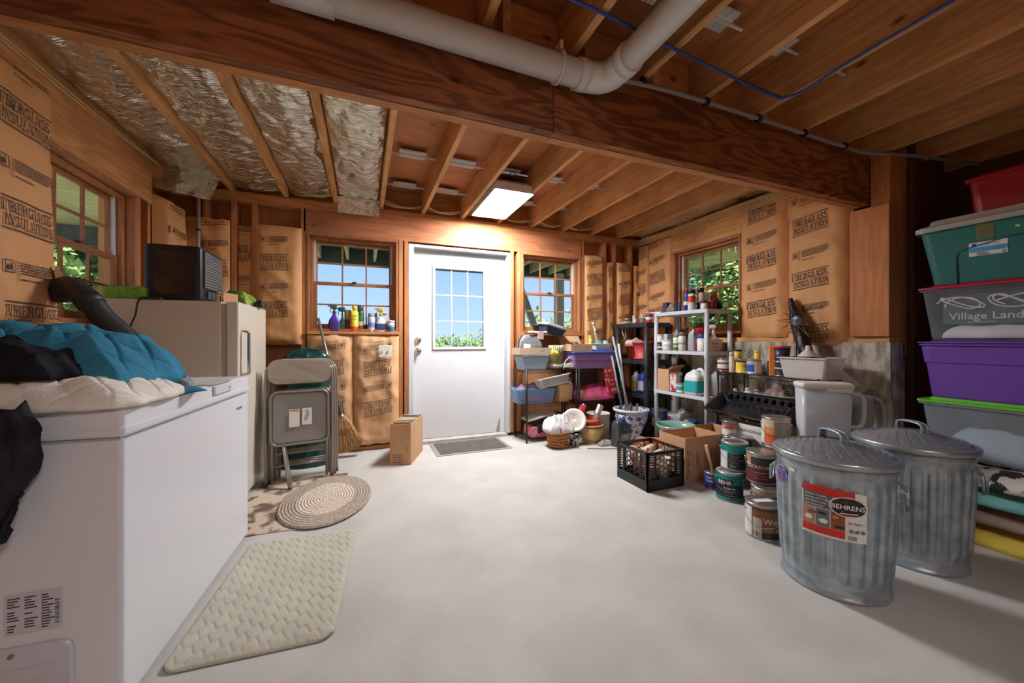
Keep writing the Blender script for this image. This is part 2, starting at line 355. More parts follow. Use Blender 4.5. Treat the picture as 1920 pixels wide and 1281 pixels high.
# studs: x positions on the back wall
G = 'vertical wall studs'
for x, s in ((-1.30, 'in the back wall behind the pale pipe by the left corner'), (-1.095, 'in the back wall right of the black air heater'), (-.94, 'between the narrow and wide brown paper strips left of the window'), (-.549, 'in the back wall touching the left side of the window with spray bottles'),
             (.335, 'in the back wall directly right of the window with spray bottles'), (.39, 'hard against the left side of the white door frame'),
             (1.572, 'in the back wall hard against the right side of the white door frame'), (1.66, 'in the back wall between the door stud and the right window'),
             (2.515, 'in the back wall directly right of the right back window'), (2.85, 'in the back wall between two brown paper strips right of the window'), (3.0, 'in the back wall, thin one second from the right corner'), (3.26, 'in the back wall, nearest the right corner')):
    board('wall_stud', (x, 4.0, .04), (x+.04, 4.139, 2.127 if -.54 < x < 2.50 else 2.345), LZ, 'wooden stud '+s, 'stud', G)
board('wall_stud', (-1.6, 3.40, .04), (-1.48, 3.46, 2.117), LZ, 'wooden stud at the far side of the left wall window', 'stud', G)
board('wall_stud', (-1.6, 3.55, .04), (-1.48, 3.59, 2.345), LZ, 'wooden stud of the left wall beside the bulging brown paper near the corner', 'stud', G)
board('wall_stud', (-1.6, 2.50, .04), (-1.48, 2.545, 2.117), LZ, 'wooden stud at the near side of the left wall window', 'stud', G)
board('wall_stud', (3.40, 3.40, 1.125), (3.53, 3.44, 2.345), LZ, 'wooden stud left of the right wall window', 'stud', G)
board('wall_stud', (3.40, 2.49, 1.125), (3.53, 2.54, 2.345), LZ, 'wooden stud right of the right wall window behind the brown paper', 'stud', G)
board('wall_stud', (3.40, 2.08, 1.125), (3.53, 2.12, 2.345), LZ, 'wooden stud between the two large brown paper strips on the right wall', 'stud', G)
board('wall_stud', (3.40, 1.65, 1.125), (3.53, 1.70, 2.345), LZ, 'wooden stud at the right edge of the last brown paper strip', 'stud', G)
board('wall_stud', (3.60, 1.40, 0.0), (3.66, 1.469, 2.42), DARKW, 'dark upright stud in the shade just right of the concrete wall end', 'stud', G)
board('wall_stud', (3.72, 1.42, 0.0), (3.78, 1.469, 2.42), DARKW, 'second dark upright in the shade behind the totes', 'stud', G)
board('window_sill_board', (-.50, 3.965, 1.155), (.335, 4.139, 1.185), LX, 'wooden ledge carrying the cleaning bottles under the left back window', 'sill')
board('window_sill_board', (1.70, 3.98, 1.155), (2.515, 4.139, 1.185), LX, 'wooden ledge under the right back window', 'sill')
board('window_sill_board', (3.385, 2.54, 1.165), (3.539, 3.40, 1.195), LY, 'wooden ledge under the right wall window', 'sill')
board('window_sill_board', (-1.619, 2.545, 1.165), (-1.47, 3.40, 1.195), LY, 'wooden ledge under the left wall window', 'sill')
board('corner_post', (3.385, 1.435, 1.126), (3.53, 1.545, 2.418), LZ, 'thick wooden post carrying the right end of the beam', 'post')
board('plank_panel', (3.36, 1.43, 1.126), (3.384, 1.655, 2.05), wood('plank_z', 'C98452', 'A0602F', 2), 'smooth orange wood panel between the brown paper and the dark recess', 'panel')
# beam in two lengths, thin laminations along its underside
for x0, x1, s in ((-1.6, .822, 'left length of the huge dark laminated beam under the joists'), (.825, 3.384, 'right length of the huge dark laminated beam, from the joint to the post')):
    r = thing('support_beam', s, 'beam', (x0, 1.55, 2.073), group=None)
    b = M(); b.box((0, 0, 0), (x1-x0, .044, .345)); part('lamination', b, BEAM, r, 'front lamination of dark swirling plywood')
    b = M(); b.box((0, .046, -.003), (x1-x0, .094, .345)); part('lamination', b, BLAM, r)
# joists
for k in range(-1, 11):
    x = -1.09+.4185*k
    nm = ['first', 'second', 'third', 'fourth', 'fifth', 'sixth', 'seventh', 'eighth', 'ninth', 'tenth', 'eleventh', 'twelfth'][k+1]
    board('ceiling_joist', (x-.019, 1.53, 2.4305 if k > -1 else 2.44), (x+.019, 4.088, 2.664), LY, nm+' ceiling joist from the left wall in the bright bay beyond the beam', 'joist', 'ceiling joists beyond the beam')
for k in range(-8, 7):
    x = 1.735+.4185*k
    if x < -1.5 or x > 4.25: continue
    board('ceiling_joist', (x-.019, -2.59, 2.42), (x+.019, 1.66, 2.664), LY, ORD[k+8]+' near-side ceiling joist over the camera, counted from the left wall', 'joist', 'ceiling joists on the near side of the beam')
for k in range(-7, 7):
    x = 1.735+.4185*k
    x2 = min(x+.399, 4.29)
    if x2 > x+.1: board('joist_blocking', (x+.02, 1.60, 2.425), (x2, 1.628, 2.66), LX, ORD[k+8]+' wood block above the beam between near joists, from the left', 'blocking', 'blocking boards above the beam')

# ------------------------------------------------------------------ windows (local: x along wall, y outward, z up)
def window(name, label, loc, rz, W, H, shade=0):
    r = thing(name, label, 'window', loc, rz, kind='structure')
    b = M(); t = .025; f = 0
    for (a, c) in (((0, -.006, H-t), (W, .139, H)), ((0, -.006, 0), (t, .139, H-t)), ((W-t, -.006, 0), (W, .139, H-t)), ((t, 0, 0), (W-t, .139, t))): b.box(a, c)
    i = t; 
    for (a, c) in (((i, .05, H-2*t), (W-i, .139, H-t)), ((i, .05, t), (2*i, .139, H-2*t)), ((W-2*i, .05, t), (W-i, .139, H-2*t))): b.box(a, c)
    part('window_frame', b, WZ, r, bevel=.003)
    b = M(); b.box((W-2*i-.022, .085, H/2+.0), (W-2*i-.002, .13, H-2*t)); b.box((2*i+.002, .085, H/2), (2*i+.022, .13, H-2*t)); part('jamb_track', b, mat('white_vinyl', 'D9DADB', .4), r, 'white vinyl sash track')
    x0, x1 = 2*i, W-2*i; z0, zm, z1 = t, H*.50, H-2*t
    for nm, a, c, y in (('upper_sash', zm-.012, z1, .105), ('lower_sash', z0, zm+.018, .078)):
        b = M(); s = .034; q = .028 if nm == 'upper_sash' else .05
        b.box((x0, y, a), (x0+s, y+.024, c)); b.box((x1-s, y, a), (x1, y+.024, c)); b.box((x0+s, y, c-.03), (x1-s, y+.024, c)); b.box((x0+s, y, a), (x1-s, y+.024, a+q))
        sh = part(nm, b, WZ, r, bevel=.003)
        b = M()
        for k in (1, 2):
            xx = x0+s+(x1-x0-2*s)*k/3; b.box((xx-.007, y+.004, a+q), (xx+.007, y+.020, c-.03))
        zz = (a+q+c-.03)/2; b.box((x0+s, y+.003, zz-.007), (x1-s, y+.021, zz+.007)); part('muntin', b, WX, sh)
        b = M(); b.box((x0+s, y+.011, a+q), (x1-s, y+.013, c-.03)); part('glass_pane', b, GLASS, sh)
    b = M(); b.box((W/2-.02, .060, zm+.018), (W/2+.02, .085, zm+.028)); part('sash_lock', b, DGREY, r)
    return r
window('window_1', 'wooden double-hung window in the left wall above the beige freezer', (-1.48, 2.545, 1.195), PI/2, .855, .922)
window('window_2', 'wooden double-hung window left of the white door', (-.505, 4.0, 1.185), 0, .835, .942)
window('window_3', 'wooden double-hung window right of the white door', (1.705, 4.0, 1.185), 0, .805, .942)
window('window_4', 'wooden double-hung window in the right wall behind the grey shelf', (3.40, 3.40, 1.195), -PI/2, .855, .942)

# ------------------------------------------------------------------ door
r = thing('door_1', 'white steel door with nine-light window in the back wall', 'door', (.49, 4.10, .035), kind='structure')
b = M(); W, H, gx0, gx1, gz0, gz1 = 1.04, 2.035, .235, .785, .99, 1.85
wallx(b, 0, .04, 0, W, 0, H, [(gx0, gx1, gz0, gz1)]); part('door_slab', b, WHITED, r)
b = M()
for a, c in (((gx0-.03, -.012, gz0-.03), (gx1+.03, -.0005, gz0)), ((gx0-.03, -.012, gz1), (gx1+.03, -.0005, gz1+.03)), ((gx0-.03, -.012, gz0), (gx0, -.0005, gz1)), ((gx1, -.012, gz0), (gx1+.03, -.0005, gz1))): b.box(a, c)
part('glazing_frame', b, mat('frame_white', 'D2D3D4', .5), r, bevel=.004)
b = M()
for k in (1, 2):
    x = gx0+(gx1-gx0)*k/3; b.box((x-.006, .006, gz0), (x+.006, .016, gz1)); z = gz0+(gz1-gz0)*k/3; b.box((gx0, .007, z-.006), (gx1, .015, z+.006))
part('muntin', b, mat('muntin_grey', 'AEB6BF', .5), r)
b = M(); b.box((gx0, .02, gz0), (gx1, .024, gz1)); part('glass_pane', b, GLASS, r)
def yl(prof, n=24, c=(0, 0, 0)):
    q = M(); q.lathe(prof, n); q.v = [(c[0]+x, c[1]-z, c[2]+y) for x, y, z in q.v]; q.f = [f[::1] for f in q.f]; return q
part('door_knob', yl([(.036, 0), (.036, .006), (.014, .010), (.013, .03), (.024, .036), (.029, .05), (.026, .062), (.012, .068), (0, .069)], c=(.05, 0, .945)), BRASS, r, 'round nickel knob')
part('deadbolt', yl([(.034, 0), (.034, .01), (.028, .018), (.018, .018), (.018, .028), (0, .029)], c=(.05, 0, 1.065)), BRASS, r)
b = M()
b.box((-.058, -.10, 0), (-.003, .05, H+.035)); b.box((W+.003, -.10, 0), (W+.04, .05, H+.035)); b.box((-.003, -.10, H+.005), (W+.003, .05, H+.035)); part('door_jamb', b, WHITED, r, bevel=.004)
b = M(); b.box((-.0, -.11, -.034), (W, .06, -.004)); part('threshold', b, mat('threshold_metal', 'B5B0A6', .5, var=.15, vscale=12), r)
b = M()
for k in range(9): b.box((W-.10+.005*k, -.0016, .0), (W-.095+.005*k, -.0004, .02+.006*k+.02*random.random()+.012*k))
part('scuff_mark', b, mat('scuff', '8E8983', .9), r, 'grey scuff at the lower corner')

# ------------------------------------------------------------------ insulation batts (local: x along wall, y outward, z up)
def batt(label, loc, rz, W, H, bulge=.05, z0=0, per=.45, flip=False, m=None, u0=None, tw=.27, wr=.009, seed=0, slump=0, name='insulation_batt', fine=True, skip=(), hole=None, cut=(0, 9), tilt=.14):
    sd = seed*7.31
    def d(x, z):
        e = min(x, W-x)/W; f = min(1, e*7)**.6; g = min(1, min(z, H-z)/.05+.35)
        q = bulge*f*g+wr*nz(x*9+sd, z*5, sd)+wr*.8*nz(x*22+sd, z*11, 3)
        fold = abs(nz(x*3.1+z*2.3+sd, z*1.7, sd+9)); q += wr*1.5*max(0, .12-fold)/.12
        if slump: q += slump*max(0, 1-z/H)**2
        return -q
    b = M(); nu = max(10, int(W/.022)); nv = max(20, int(H/.03))
    b.grid(lambda u, v: (u*W, d(u*W, v*H) if 0 < u < 1 else -.002, v*H+(.012*nz(u*6+sd, v, 5) if v in (0, 1) else 0)), nu, nv, 0)
    def mp(x, z): 
        q = min(max(x, .004), W-.004); return (x, d(q, min(max(z, .01), H-.01))-.006, z)
    uu = .05 if u0 is None else u0; k = 0; z = z0
    ang = tilt
    while z < H+.1:
        def lm(u, v, z=z):  # logo coordinates -> wall
            if flip: u, v = tw-u, .13-v
            return (uu+u*math.cos(ang)-v*math.sin(ang)*0, z+v+u*math.tan(ang))
        def safe(ps, mi):
            for p in ps:
                q = [lm(a, c) for a, c in p]
                if all(cut[0] < x < W*1.0-.004 and x > .004 and .012 < y < H-.008 for x, y in q) and all(x < cut[1] for x, y in q): b.poly([mp(x, y) for x, y in q], 1)
        if k not in skip:
            seg = 8
            for yy in (-.008, .128): safe([[(tw*i/seg, yy), (tw*(i+1)/seg, yy), (tw*(i+1)/seg, yy+.006), (tw*i/seg, yy+.006)] for i in range(seg)], 1)
            safe([[(a, .068+c*.05) for a, c in p] for p in serif('FIBERGLASS', tw*.97)], 1)
            safe([[(a+.01, .008+c*.05) for a, c in p] for p in serif('INSULATION', tw*.97)], 1)
        if k+.5 not in skip:
            zc = per/2+.0
            def blk(p): return [(a, c+zc*(1 if not flip else -1)) for a, c in p]
            safe([blk(p) for p in ([(0, .03), (.045, .03), (.045, .034), (0, .034)], [(0, .08), (.045, .08), (.045, .084), (0, .084)], [(0, .03), (.004, .03), (.004, .084), (0, .084)], [(.041, .03), (.045, .03), (.045, .084), (.041, .084)], [(.012, .042), (.033, .042), (.03, .06), (.022, .073), (.016, .058)], [(.06, .0), (.063, .0), (.063, .09), (.06, .09)])], 1)
            rr = random.Random(seed*31+k)
            for ln in range(7):
                if ln == 5: continue
                x = .075; end = tw if ln < 4 else (tw*.9 if ln == 4 else tw*.62); yy = .078-.0115*ln-(.004 if ln > 4 else 0)
                while x < end:
                    wl = rr.uniform(.008, .022); safe([blk([(x, yy), (min(x+wl, end), yy), (min(x+wl, end), yy+.0055), (x, yy+.0055)])], 1); x += wl+.0035
        z += per; k += 1
    if hole:
        hx, hz, rw, rh = hole; ps = []
        for i in range(14):
            a = 2*PI*i/14; q = 1+.25*math.sin(3*a+1); ps.append(mp(hx+rw*q*math.cos(a), hz+rh*q*math.sin(a)))
        b.poly([(x, min(q[1] for q in ps)-.004, z) for x, y, z in ps], 2)
    return solo(name, b, [m or KRAFT, INK, mat('kraft_torn', 'A06A38', .8, var=.3, vscale=12)], label, 'insulation', loc, rz, group='kraft faced insulation batts')
batt('large brown kraft insulation strip on the left wall with a torn hole', (-1.479, 2.17, 1.165), PI/2, .42, 1.17, .055, z0=-.03, u0=.07, tw=.285, seed=1, wr=.005, slump=.03, hole=(.355, .21, .03, .085), tilt=-.02)
batt('brown kraft insulation strip on the left wall cut off by the left picture edge', (-1.479, 1.74, .9), PI/2, .42, 1.44, .05, z0=.1, seed=2)
batt('bulging brown kraft insulation flap in the left corner behind the black air heater', (-1.479, 3.60, 1.10), PI/2, .33, 1.10, .10, z0=.57, u0=.03, tw=.26, seed=3, tilt=-.02)
batt('crumpled brown kraft strip at the left end of the back wall behind the pale pipe', (-1.46, 3.999, .9), 0, .36, 1.26, .03, z0=.74, u0=.14, tw=.21, seed=4)
batt('narrow brown kraft strip between close studs left of the wide one', (-1.054, 4.035, .7), 0, .115, 1.43, .02, z0=.20, u0=-.08, tw=.26, seed=5, wr=.004)
batt('wide wrinkled brown kraft strip directly left of the window with spray bottles', (-.915, 3.999, 1.06), 0, .375, 1.09, .045, z0=.25, per=.43, u0=.05, tw=.22, seed=6, wr=.010, tilt=.06)
batt('creased brown kraft insulation under the window, left half beside the broom', (-.50, 3.999, .06), 0, .40, 1.09, .04, z0=.28, per=.40, flip=True, u0=.06, tw=.27, seed=7, wr=.012, m=KRAFTB)
batt('creased brown kraft insulation under the window, right half with the light switch', (-.095, 3.999, .06), 0, .43, 1.09, .04, z0=.28, per=.40, flip=True, u0=.09, tw=.27, seed=8, wr=.012, m=KRAFTB)
batt('brown kraft insulation strip directly right of the right back window', (2.56, 3.999, .9), 0, .285, 1.26, .035, z0=.02, per=.43, u0=.02, tw=.24, seed=9, wr=.009)
batt('slim folded brown kraft strip between two studs near the right back corner', (2.895, 4.01, .9), 0, .10, 1.2, .03, z0=.1, u0=-.04, tw=.24, seed=10, wr=.006)
batt('brown kraft strip second from the right back corner', (3.045, 3.999, .9), 0, .21, 1.2, .045, z0=.22, per=.43, u0=.0, tw=.22, seed=11, wr=.008)
batt('puckered brown kraft insulation tucked into the right back corner', (3.30, 3.99, .9), 0, .10, 1.18, .04, z0=.05, u0=-.1, tw=.22, seed=12, wr=.012)
batt('thin brown kraft insulation edge on the right wall at the back corner', (3.401, 3.985, 1.125), -PI/2, .17, 1.2, .03, z0=.1, u0=-.07, tw=.24, seed=13)
batt('brown kraft insulation strip on the right wall left of its window', (3.401, 3.81, 1.125), -PI/2, .37, 1.21, .025, z0=.22, u0=.04, tw=.27, seed=14)
batt('large smooth brown kraft insulation strip directly right of the right wall window', (3.401, 2.54, 1.125), -PI/2, .43, 1.20, .04, z0=.19, per=.435, u0=.09, tw=.27, seed=15, tilt=.10)
batt('large brown kraft strip on the right wall beside the orange wood panel', (3.401, 2.10, 1.055), -PI/2, .43, 1.25, .05, z0=.02, per=.445, u0=.05, tw=.27, seed=16, tilt=.10)

# ------------------------------------------------------------------ foil faced sheets in the joist bays
def foil(label, x0, x1, y0, y1, z=2.50, sag=.02, seed=0, fn=None):
    b = M(); sd = seed*5.7
    def f(u, v):
        x = x0+(x1-x0)*u; y = y0+(y1-y0)*v
        q = z-sag*math.sin(PI*u)+.022*nz(x*6+sd, y*3, sd)+.012*nz(x*17, y*9, sd)+(.03 if u in (0, 1) else 0)
        q += .016*max(0, .1-abs(nz(x*4+sd, y*2.2, sd+4)))/.1+.009*abs(nz(x*13, y*8, sd+8))
        return (x, y, q)
    b.grid(f, 34, 150, 0); return solo('foil_insulation', b, FOIL, label, 'insulation', group='foil faced insulation sheets between the joists')
names = ['first', 'second', 'third', 'fourth']
for k in range(4):
    a = -1.09+.4185*(k-1); foil(f'wrinkled silver foil insulation in the {names[k]} joist bay from the left wall', max(a, -1.60)+.022 if k else -1.46, a+.4185-.022, 1.66, 4.085, z=2.475 if k < 2 else 2.50, sag=.03, seed=k+1)
foil('strip of silver foil insulation in the last joist bay along the right wall', 3.12, 3.50, 1.66, 3.9, z=2.45, sag=.01, seed=9)
b = M(); b.grid(lambda u, v: (-1.44+.34*u+.03*v, 3.70-.16*(1-v)+.02*nz(u*4, v*3), 2.47-.24*(1-v)-.05*u*(1-v)+.012*nz(u*6, v*6, 2)), 16, 16, 0)
solo('foil_flap', b, FOIL, 'loose silver foil flap hanging in the left back corner above the air heater', 'insulation')
b = M(); b.grid(lambda u, v: (-.235+.38*u, 3.96-.01*v+.004*nz(u*5, v*5), 2.33+.16*v+.006*nz(u*8, v*8, 2)), 16, 12, 0)
solo('foil_flap', b, FOIL, 'short silver foil flap hanging down at the back wall in the fourth joist bay', 'insulation')

# ------------------------------------------------------------------ outside: ground, deck, trees
b = M(); b.grid(lambda u, v: (-40+80*u, -20+80*v, -.35-.5*max(0, (v-.3))), 20, 20); shell('ground', b, mat('grass_ground', 'BDBB9C', .95, var=.2, vscale=1.2), 'grassy ground outside')
def deckpart(name, a, c, m, label, grp=None): return board(name, a, c, m, label, 'deck '+name.split('_')[-1], grp)
deckpart('deck_rim_beam', (-4.2, 6.70, 2.36), (6.6, 6.78, 2.62), mat('deck_beam', '59636B', .8, var=.2), 'dark rim beam of the deck outside the back windows')
for k in range(18):
    x = -1.9+.41*k; deckpart('deck_joist', (x, 4.2, 2.42), (x+.04, 6.70, 2.62), DECKY, ORD[k+1]+' pale deck joist from the left outside above the back windows', 'deck joists behind the house')
b = M()
for k in range(19): b.box((-4.2, 4.2+.14*k, 2.625), (6.6, 4.33+.14*k, 2.65))
solo('deck_boards', b, DECK, 'deck boards outside over the back windows', 'deck')
for sx_, X0, X1, s in ((-1, -3.6, -1.7, 'left'), (1, 3.62, 5.6, 'right')):
    b = M()
    for k in range(13): b.box((X0+.15*k, 1.7, 2.625), (X0+.15*k+.135, 4.19, 2.65))
    solo('deck_boards', b, DECKY, f'weathered green deck boards outside the {s} wall window', 'deck')
    for k in range(7):
        y = 1.75+.38*k; deckpart('deck_joist', (X0, y, 2.44), (X1, y+.04, 2.62), DECK, f'{ORD[k+1]} greenish deck joist from the near end outside the {s} window', f'deck joists outside the {s} wall')
    xx = X0 if sx_ < 0 else X1-.05
    deckpart('deck_rim_beam', (xx, 1.7, 2.30), (xx+.05, 4.19, 2.62), DECKY, f'rim board of the deck outside the {s} wall window')
for (px, Y, s) in ((1048, 6.6, 'upright grey deck post seen through the right back window'),):
    x, y = on(px, Y=Y); b = M(); b.box((-.075, -.075, -.6), (.075, .075, 2.42)); solo('deck_post', b, GREYW, s, 'post', (x, y, 0))
xa, ya = on(966, Y=6.64); xb, yb = on(1046, Y=6.5)
b = M(); b.tube([(xa, ya, 2.38), (xb, yb, hgt(735, xb, yb))], .075, 4); solo('deck_brace', b, GREYW, 'slanting grey deck brace seen through the right back window', 'brace')
LEAF = mat('leaf_green', 'A3BF73', .6, var=.3, vscale=3, spec=.2); LEAF2 = mat('leaf_pale', '9DB87A', .7, var=.25, vscale=2)
def tree(name, label, x, y, z0, h, r, n=2200, m=LEAF, ls=.16, seed=0, cat='tree', flat_=1.0):
    rr = random.Random(seed); t = thing(name, label, cat, (x, y, z0), group='greenery outside the windows')
    b = M(); b.cyl((0, 0, 0), (0, 0, h*.7), .10, .05, 8); part('trunk', b, mat('bark', '6B5A48', .9, var=.2), t)
    b = M(); lobes = [(rr.uniform(-.55, .55)*r, rr.uniform(-.55, .55)*r, h*rr.uniform(.18, .92), r*rr.uniform(.35, .6)) for _ in range(14)]
    for i in range(n):
        lx, ly, lz, lr = lobes[i % 14]
        d = Vector((rr.gauss(0, 1), rr.gauss(0, 1), rr.gauss(0, 1))).normalized()*lr*rr.uniform(.6, 1.05)
        p = Vector((lx+d.x, ly+d.y, max(.02, lz+d.z*flat_))); u_ = Vector((rr.gauss(0, 1), rr.gauss(0, 1), rr.gauss(0, 1))).normalized(); v_ = u_.orthogonal().normalized(); s = ls*rr.uniform(.6, 1.2)
        b.poly([p-u_*s, p+v_*s*.5, p+u_*s, p-v_*s*.5])
    part('foliage', b, m, t)
tr = [(-4.7, 8.4, 5, 1.5, 'leafy tree outside the left wall window, nearest to it'), (-6.6, 13.5, 7.5, 2.6, 'tall leafy tree beyond the deck at the far left'), (-8.8, 9.3, 6, 2.2, 'leafy tree far outside the left wall window'), (-5.6, 4.0, 5, 1.5, 'leafy tree standing beside the left deck'),
      (7.8, 6.2, 5.5, 1.6, 'leafy tree outside the right wall window, nearest to it'), (11.9, 7.6, 7, 2.2, 'tall leafy tree farther outside the right wall window'), (7.6, 2.5, 5, 1.6, 'leafy tree low to the right outside the right wall window'), (13.5, 12.8, 8, 2.6, 'tall leafy tree beyond the right corner of the deck')]
for i, (x, y, h, r_, s) in enumerate(tr): tree('leafy_tree', s, x, y, -.5, h, r_, 16000 if i in (0, 4) else 8000, seed=i, ls=.085 if i in (0, 4) else .13)
def hedge(label, bs, seed):
    rr = random.Random(seed); b = M()
    for px, Y, h in bs:
        x, y = on(px, Y=Y)
        for i in range(1300):
            d = Vector((rr.gauss(0, 1), rr.gauss(0, 1), abs(rr.gauss(0, 1)))).normalized()*rr.uniform(.5, 1); p = Vector((x+d.x*1.7, y+d.y*1.5, -.9+d.z*(h+.9)*rr.uniform(.8, 1)))
            u_ = Vector((rr.gauss(0, 1), rr.gauss(0, 1), rr.gauss(0, 1))).normalized(); v_ = u_.orthogonal().normalized(); q = .17*rr.uniform(.6, 1.2); b.poly([p-u_*q, p+v_*q*.5, p+u_*q, p-v_*q*.5])
    solo('hedge', b, LEAF2, label, 'hedge', kind='stuff')
hedge('hazy pale hedge on the horizon seen through the door glass', ((590, 30, 1.2), (620, 30, 1.3), (660, 30, 1.2), (700, 30, 1.2), (740, 30, 1.3), (780, 28, 1.3), (815, 26, 1.6), (835, 30, 1.9), (868, 26, 1.7), (893, 28, 2.0), (915, 26, 1.6)), 3)
hedge('green bushes seen through the right back window', ((972, 17, 1.7), (988, 16, 1.9), (1012, 15, 2.7), (1030, 17, 2.7), (1062, 16, 2.8), (1085, 15, 2.4), (1110, 15, 2.2)), 5)
# ------------------------------------------------------------------ soft things
def drape(b, hx, hy, H, seed=0, wr=.02, z0=0, k=3.0, quilt=0, slope=(0, 0), wob=.06, nu=60, nv=60, mi=0, ws=7, crease=.0, fn=None):
    def f(u, v):
        a, c = 2*u-1, 2*v-1
        x = a*hx*(1+wob*nz(a*2, c*2, seed+3)-.10*c*c); y = c*hy*(1+wob*nz(a*2+5, c*2, seed+3)-.10*a*a)
        e = min(1, k*min(1-abs(a), 1-abs(c)))**.5
        z = H*e*(1+slope[0]*a+slope[1]*c)+(wr*nz(x*ws+seed, y*ws, seed)+wr*.5*nz(x*ws*2.4, y*ws*2.4, seed+7))*min(1, e*1.2)
        if crease: z += crease*(1-min(1, abs(nz(x*4+seed, y*4, seed+11))/.12))*min(1, e)
        if quilt:
            for q in (a*hx+c*hy, a*hx-c*hy):
                d = abs((q/quilt) % 1-.5)*2; z -= quilt*.10*max(0, (d-.84)/.16)*e
                z += quilt*.055*(1-d*d)*e
        if fn: z += fn(a, c)
        return (x, y, z0+max(0, z)*1.0)
    b.grid(f, nu, nv, mi)
    n = len(b.v); 
    # closed underside
    k0 = n-(nu+1)*(nv+1); rim = [k0+i for i in range(nu+1)]+[k0+j*(nu+1)+nu for j in range(1, nv+1)]+[k0+nv*(nu+1)+i for i in range(nu-1, -1, -1)]+[k0+j*(nu+1) for j in range(nv-1, 0, -1)]
    b.face(rim[::-1], mi)
def cloth(name, col, rough=.9, var=.12): return mat(name, col, rough, var=var, vscale=9, bump=.3, bscale=120, spec=.15)

# ------------------------------------------------------------------ chest freezer
F0 = (-.663, 1.455, 0); FR = R(-3.1)
t = thing('chest_freezer', 'white chest freezer along the left edge with bedding piled on its lid', 'freezer', F0, FR)
b = M(); b.loft([ring(.279, .529, .012, .02, 3, -.28, .53), ring(.279, .529, .012, .803, 3, -.28, .53)], 0, sm=False); part('body', b, WHITE, t)
b = M(); b.box((-.55, .01, .8032), (-.012, 1.05, .8145)); part('lid_gasket', b, LGREY, t)
b = M(); b.loft([ring(.281, .531, .012, .815, 3, -.28, .53), ring(.284, .534, .012, .822, 3, -.28, .53), ring(.284, .534, .012, .838, 3, -.28, .53), ring(.279, .529, .012, .842, 3, -.28, .53), ring(.279, .529, .014, .888, 3, -.28, .53), ring(.266, .516, .012, .898, 3, -.28, .53)], 0, sm=False)
lid = part('lid', b, WHITE, t)
b = M(); b.loft([[(.003, .60, .85), (.003, .80, .85), (.003, .80, .893), (.003, .60, .893)], [(.010, .61, .853), (.010, .79, .853), (.010, .79, .888), (.010, .61, .888)]], 0, (True, True), sm=False); b.box((-.09, .58, .8982), (.004, .82, .902)); part('lid_handle', b, mat('handle_white', 'D5D6DA', .35), lid, bevel=.003)
b = M(); b.cyl((.009, .76, .87), (.0115, .76, .87), .006, n=12); part('lock', b, STEEL, lid)
b = M()
for i in range(6): b.box((-.0005, .885+.012*i, .735), (.0022, .893+.012*i, .747))
part('maker_mark', b, GREY, t)
# end panel facing the camera with motor cover, dial and rating label
b = M(); b.loft([[(x, -.002, z) for x, z in rrect(.19, .125, .03, 5, -.30, .125)], [(x, -.008, z) for x, z in rrect(.186, .121, .03, 5, -.30, .125)]], 0, (False, True), sm=False)
for k in range(2): b.box((-.47, -.012, .188-.035*k), (-.15, -.0081, .193-.035*k))
mp_ = part('motor_cover', b, mat('cover_white', 'CFD3DA', .35), t)
b = M(); b.cyl((-.205, -.008, .08), (-.205, -.024, .08), .048, .044, n=28); b.box((-.235, -.034, .074), (-.175, -.0241, .086)); part('thermostat_dial', b, mat('dial_ivory', 'CDC9BC', .4), mp_)
b = M(); b.cyl((-.235, -.0085, .232), (-.235, -.014, .232), .006, n=12); part('screw', b, STEEL, mp_)
b = M(); mp = lambda u, v: (u, -.0022, v); mp2 = lambda u, v: (u, -.003, v)
b.rect(mp, -.255, .285, -.135, .395, 0)
rr = random.Random(4)
for c in range(3):
    for k in range(13):
        if rr.random() < .85: b.rect(mp2, -.248+.035*c, .293+.0075*k, -.248+.035*c+rr.uniform(.012, .028), .2965+.0075*k, 1)
for k in range(16): b.rect(mp2, -.150+.0008*(k % 2), .30+.0045*k, -.140, .30+.0045*k+rr.choice((.0012, .0025)), 1)
part('rating_label', b, [mat('label_grey_white', 'CBD0D8', .5), INK], t)

# bedding
def heap(name, label, cat, loc, mats, rz=0, **k):
    b = M(); drape(b, **k); return solo(name, b, mats, label, cat, loc, rz)
CQ = cloth('quilt_cream', 'F2EEE2'); BQ = cloth('quilt_blue', '3C84A4')
heap('cream_quilt', 'cream diamond-stitched quilt lying at the bottom of the bedding pile', 'quilt', (-.955, 1.655, .899), [CQ], FR, hx=.33, hy=.22, H=.085, seed=2, wr=.012, quilt=.095, k=2.6, slope=(-.15, 0), wob=.10, nu=170, nv=120)
b = M(); drape(b, .12, .06, .02, seed=5, wr=.006, k=2, nu=20, nv=14); solo('quilt_corner', b, BQ, 'blue-bound corner of the quilt flopping flat on the freezer lid', 'quilt', (-.62-.08, 1.775+.04, .899), .5)
heap('blue_quilt', 'bright blue quilt heaped on top of the cream quilt on the freezer', 'quilt', (-1.02, 1.80, .94), [BQ], FR, hx=.34, hy=.24, H=.19, seed=8, wr=.022, quilt=.14, k=2.1, slope=(-.18, .05), wob=.09, crease=.012, nu=150, nv=120)
heap('dark_jacket', 'crumpled black and navy jacket thrown over the blue quilt', 'jacket', (-1.02, 1.60, .985), [cloth('jacket_black', '1E1F25', var=.5)], FR, hx=.21, hy=.12, H=.10, seed=13, wr=.035, k=2.0, wob=.22, crease=.02, ws=13)
heap('grey_cloth', 'small grey cloth tucked behind the blue quilt on the freezer lid', 'cloth', (-.80, 2.08, .899), [cloth('cloth_grey', '8F9298')], .2, hx=.09, hy=.06, H=.045, seed=15, wr=.02, k=2, ws=14, nu=30, nv=30)
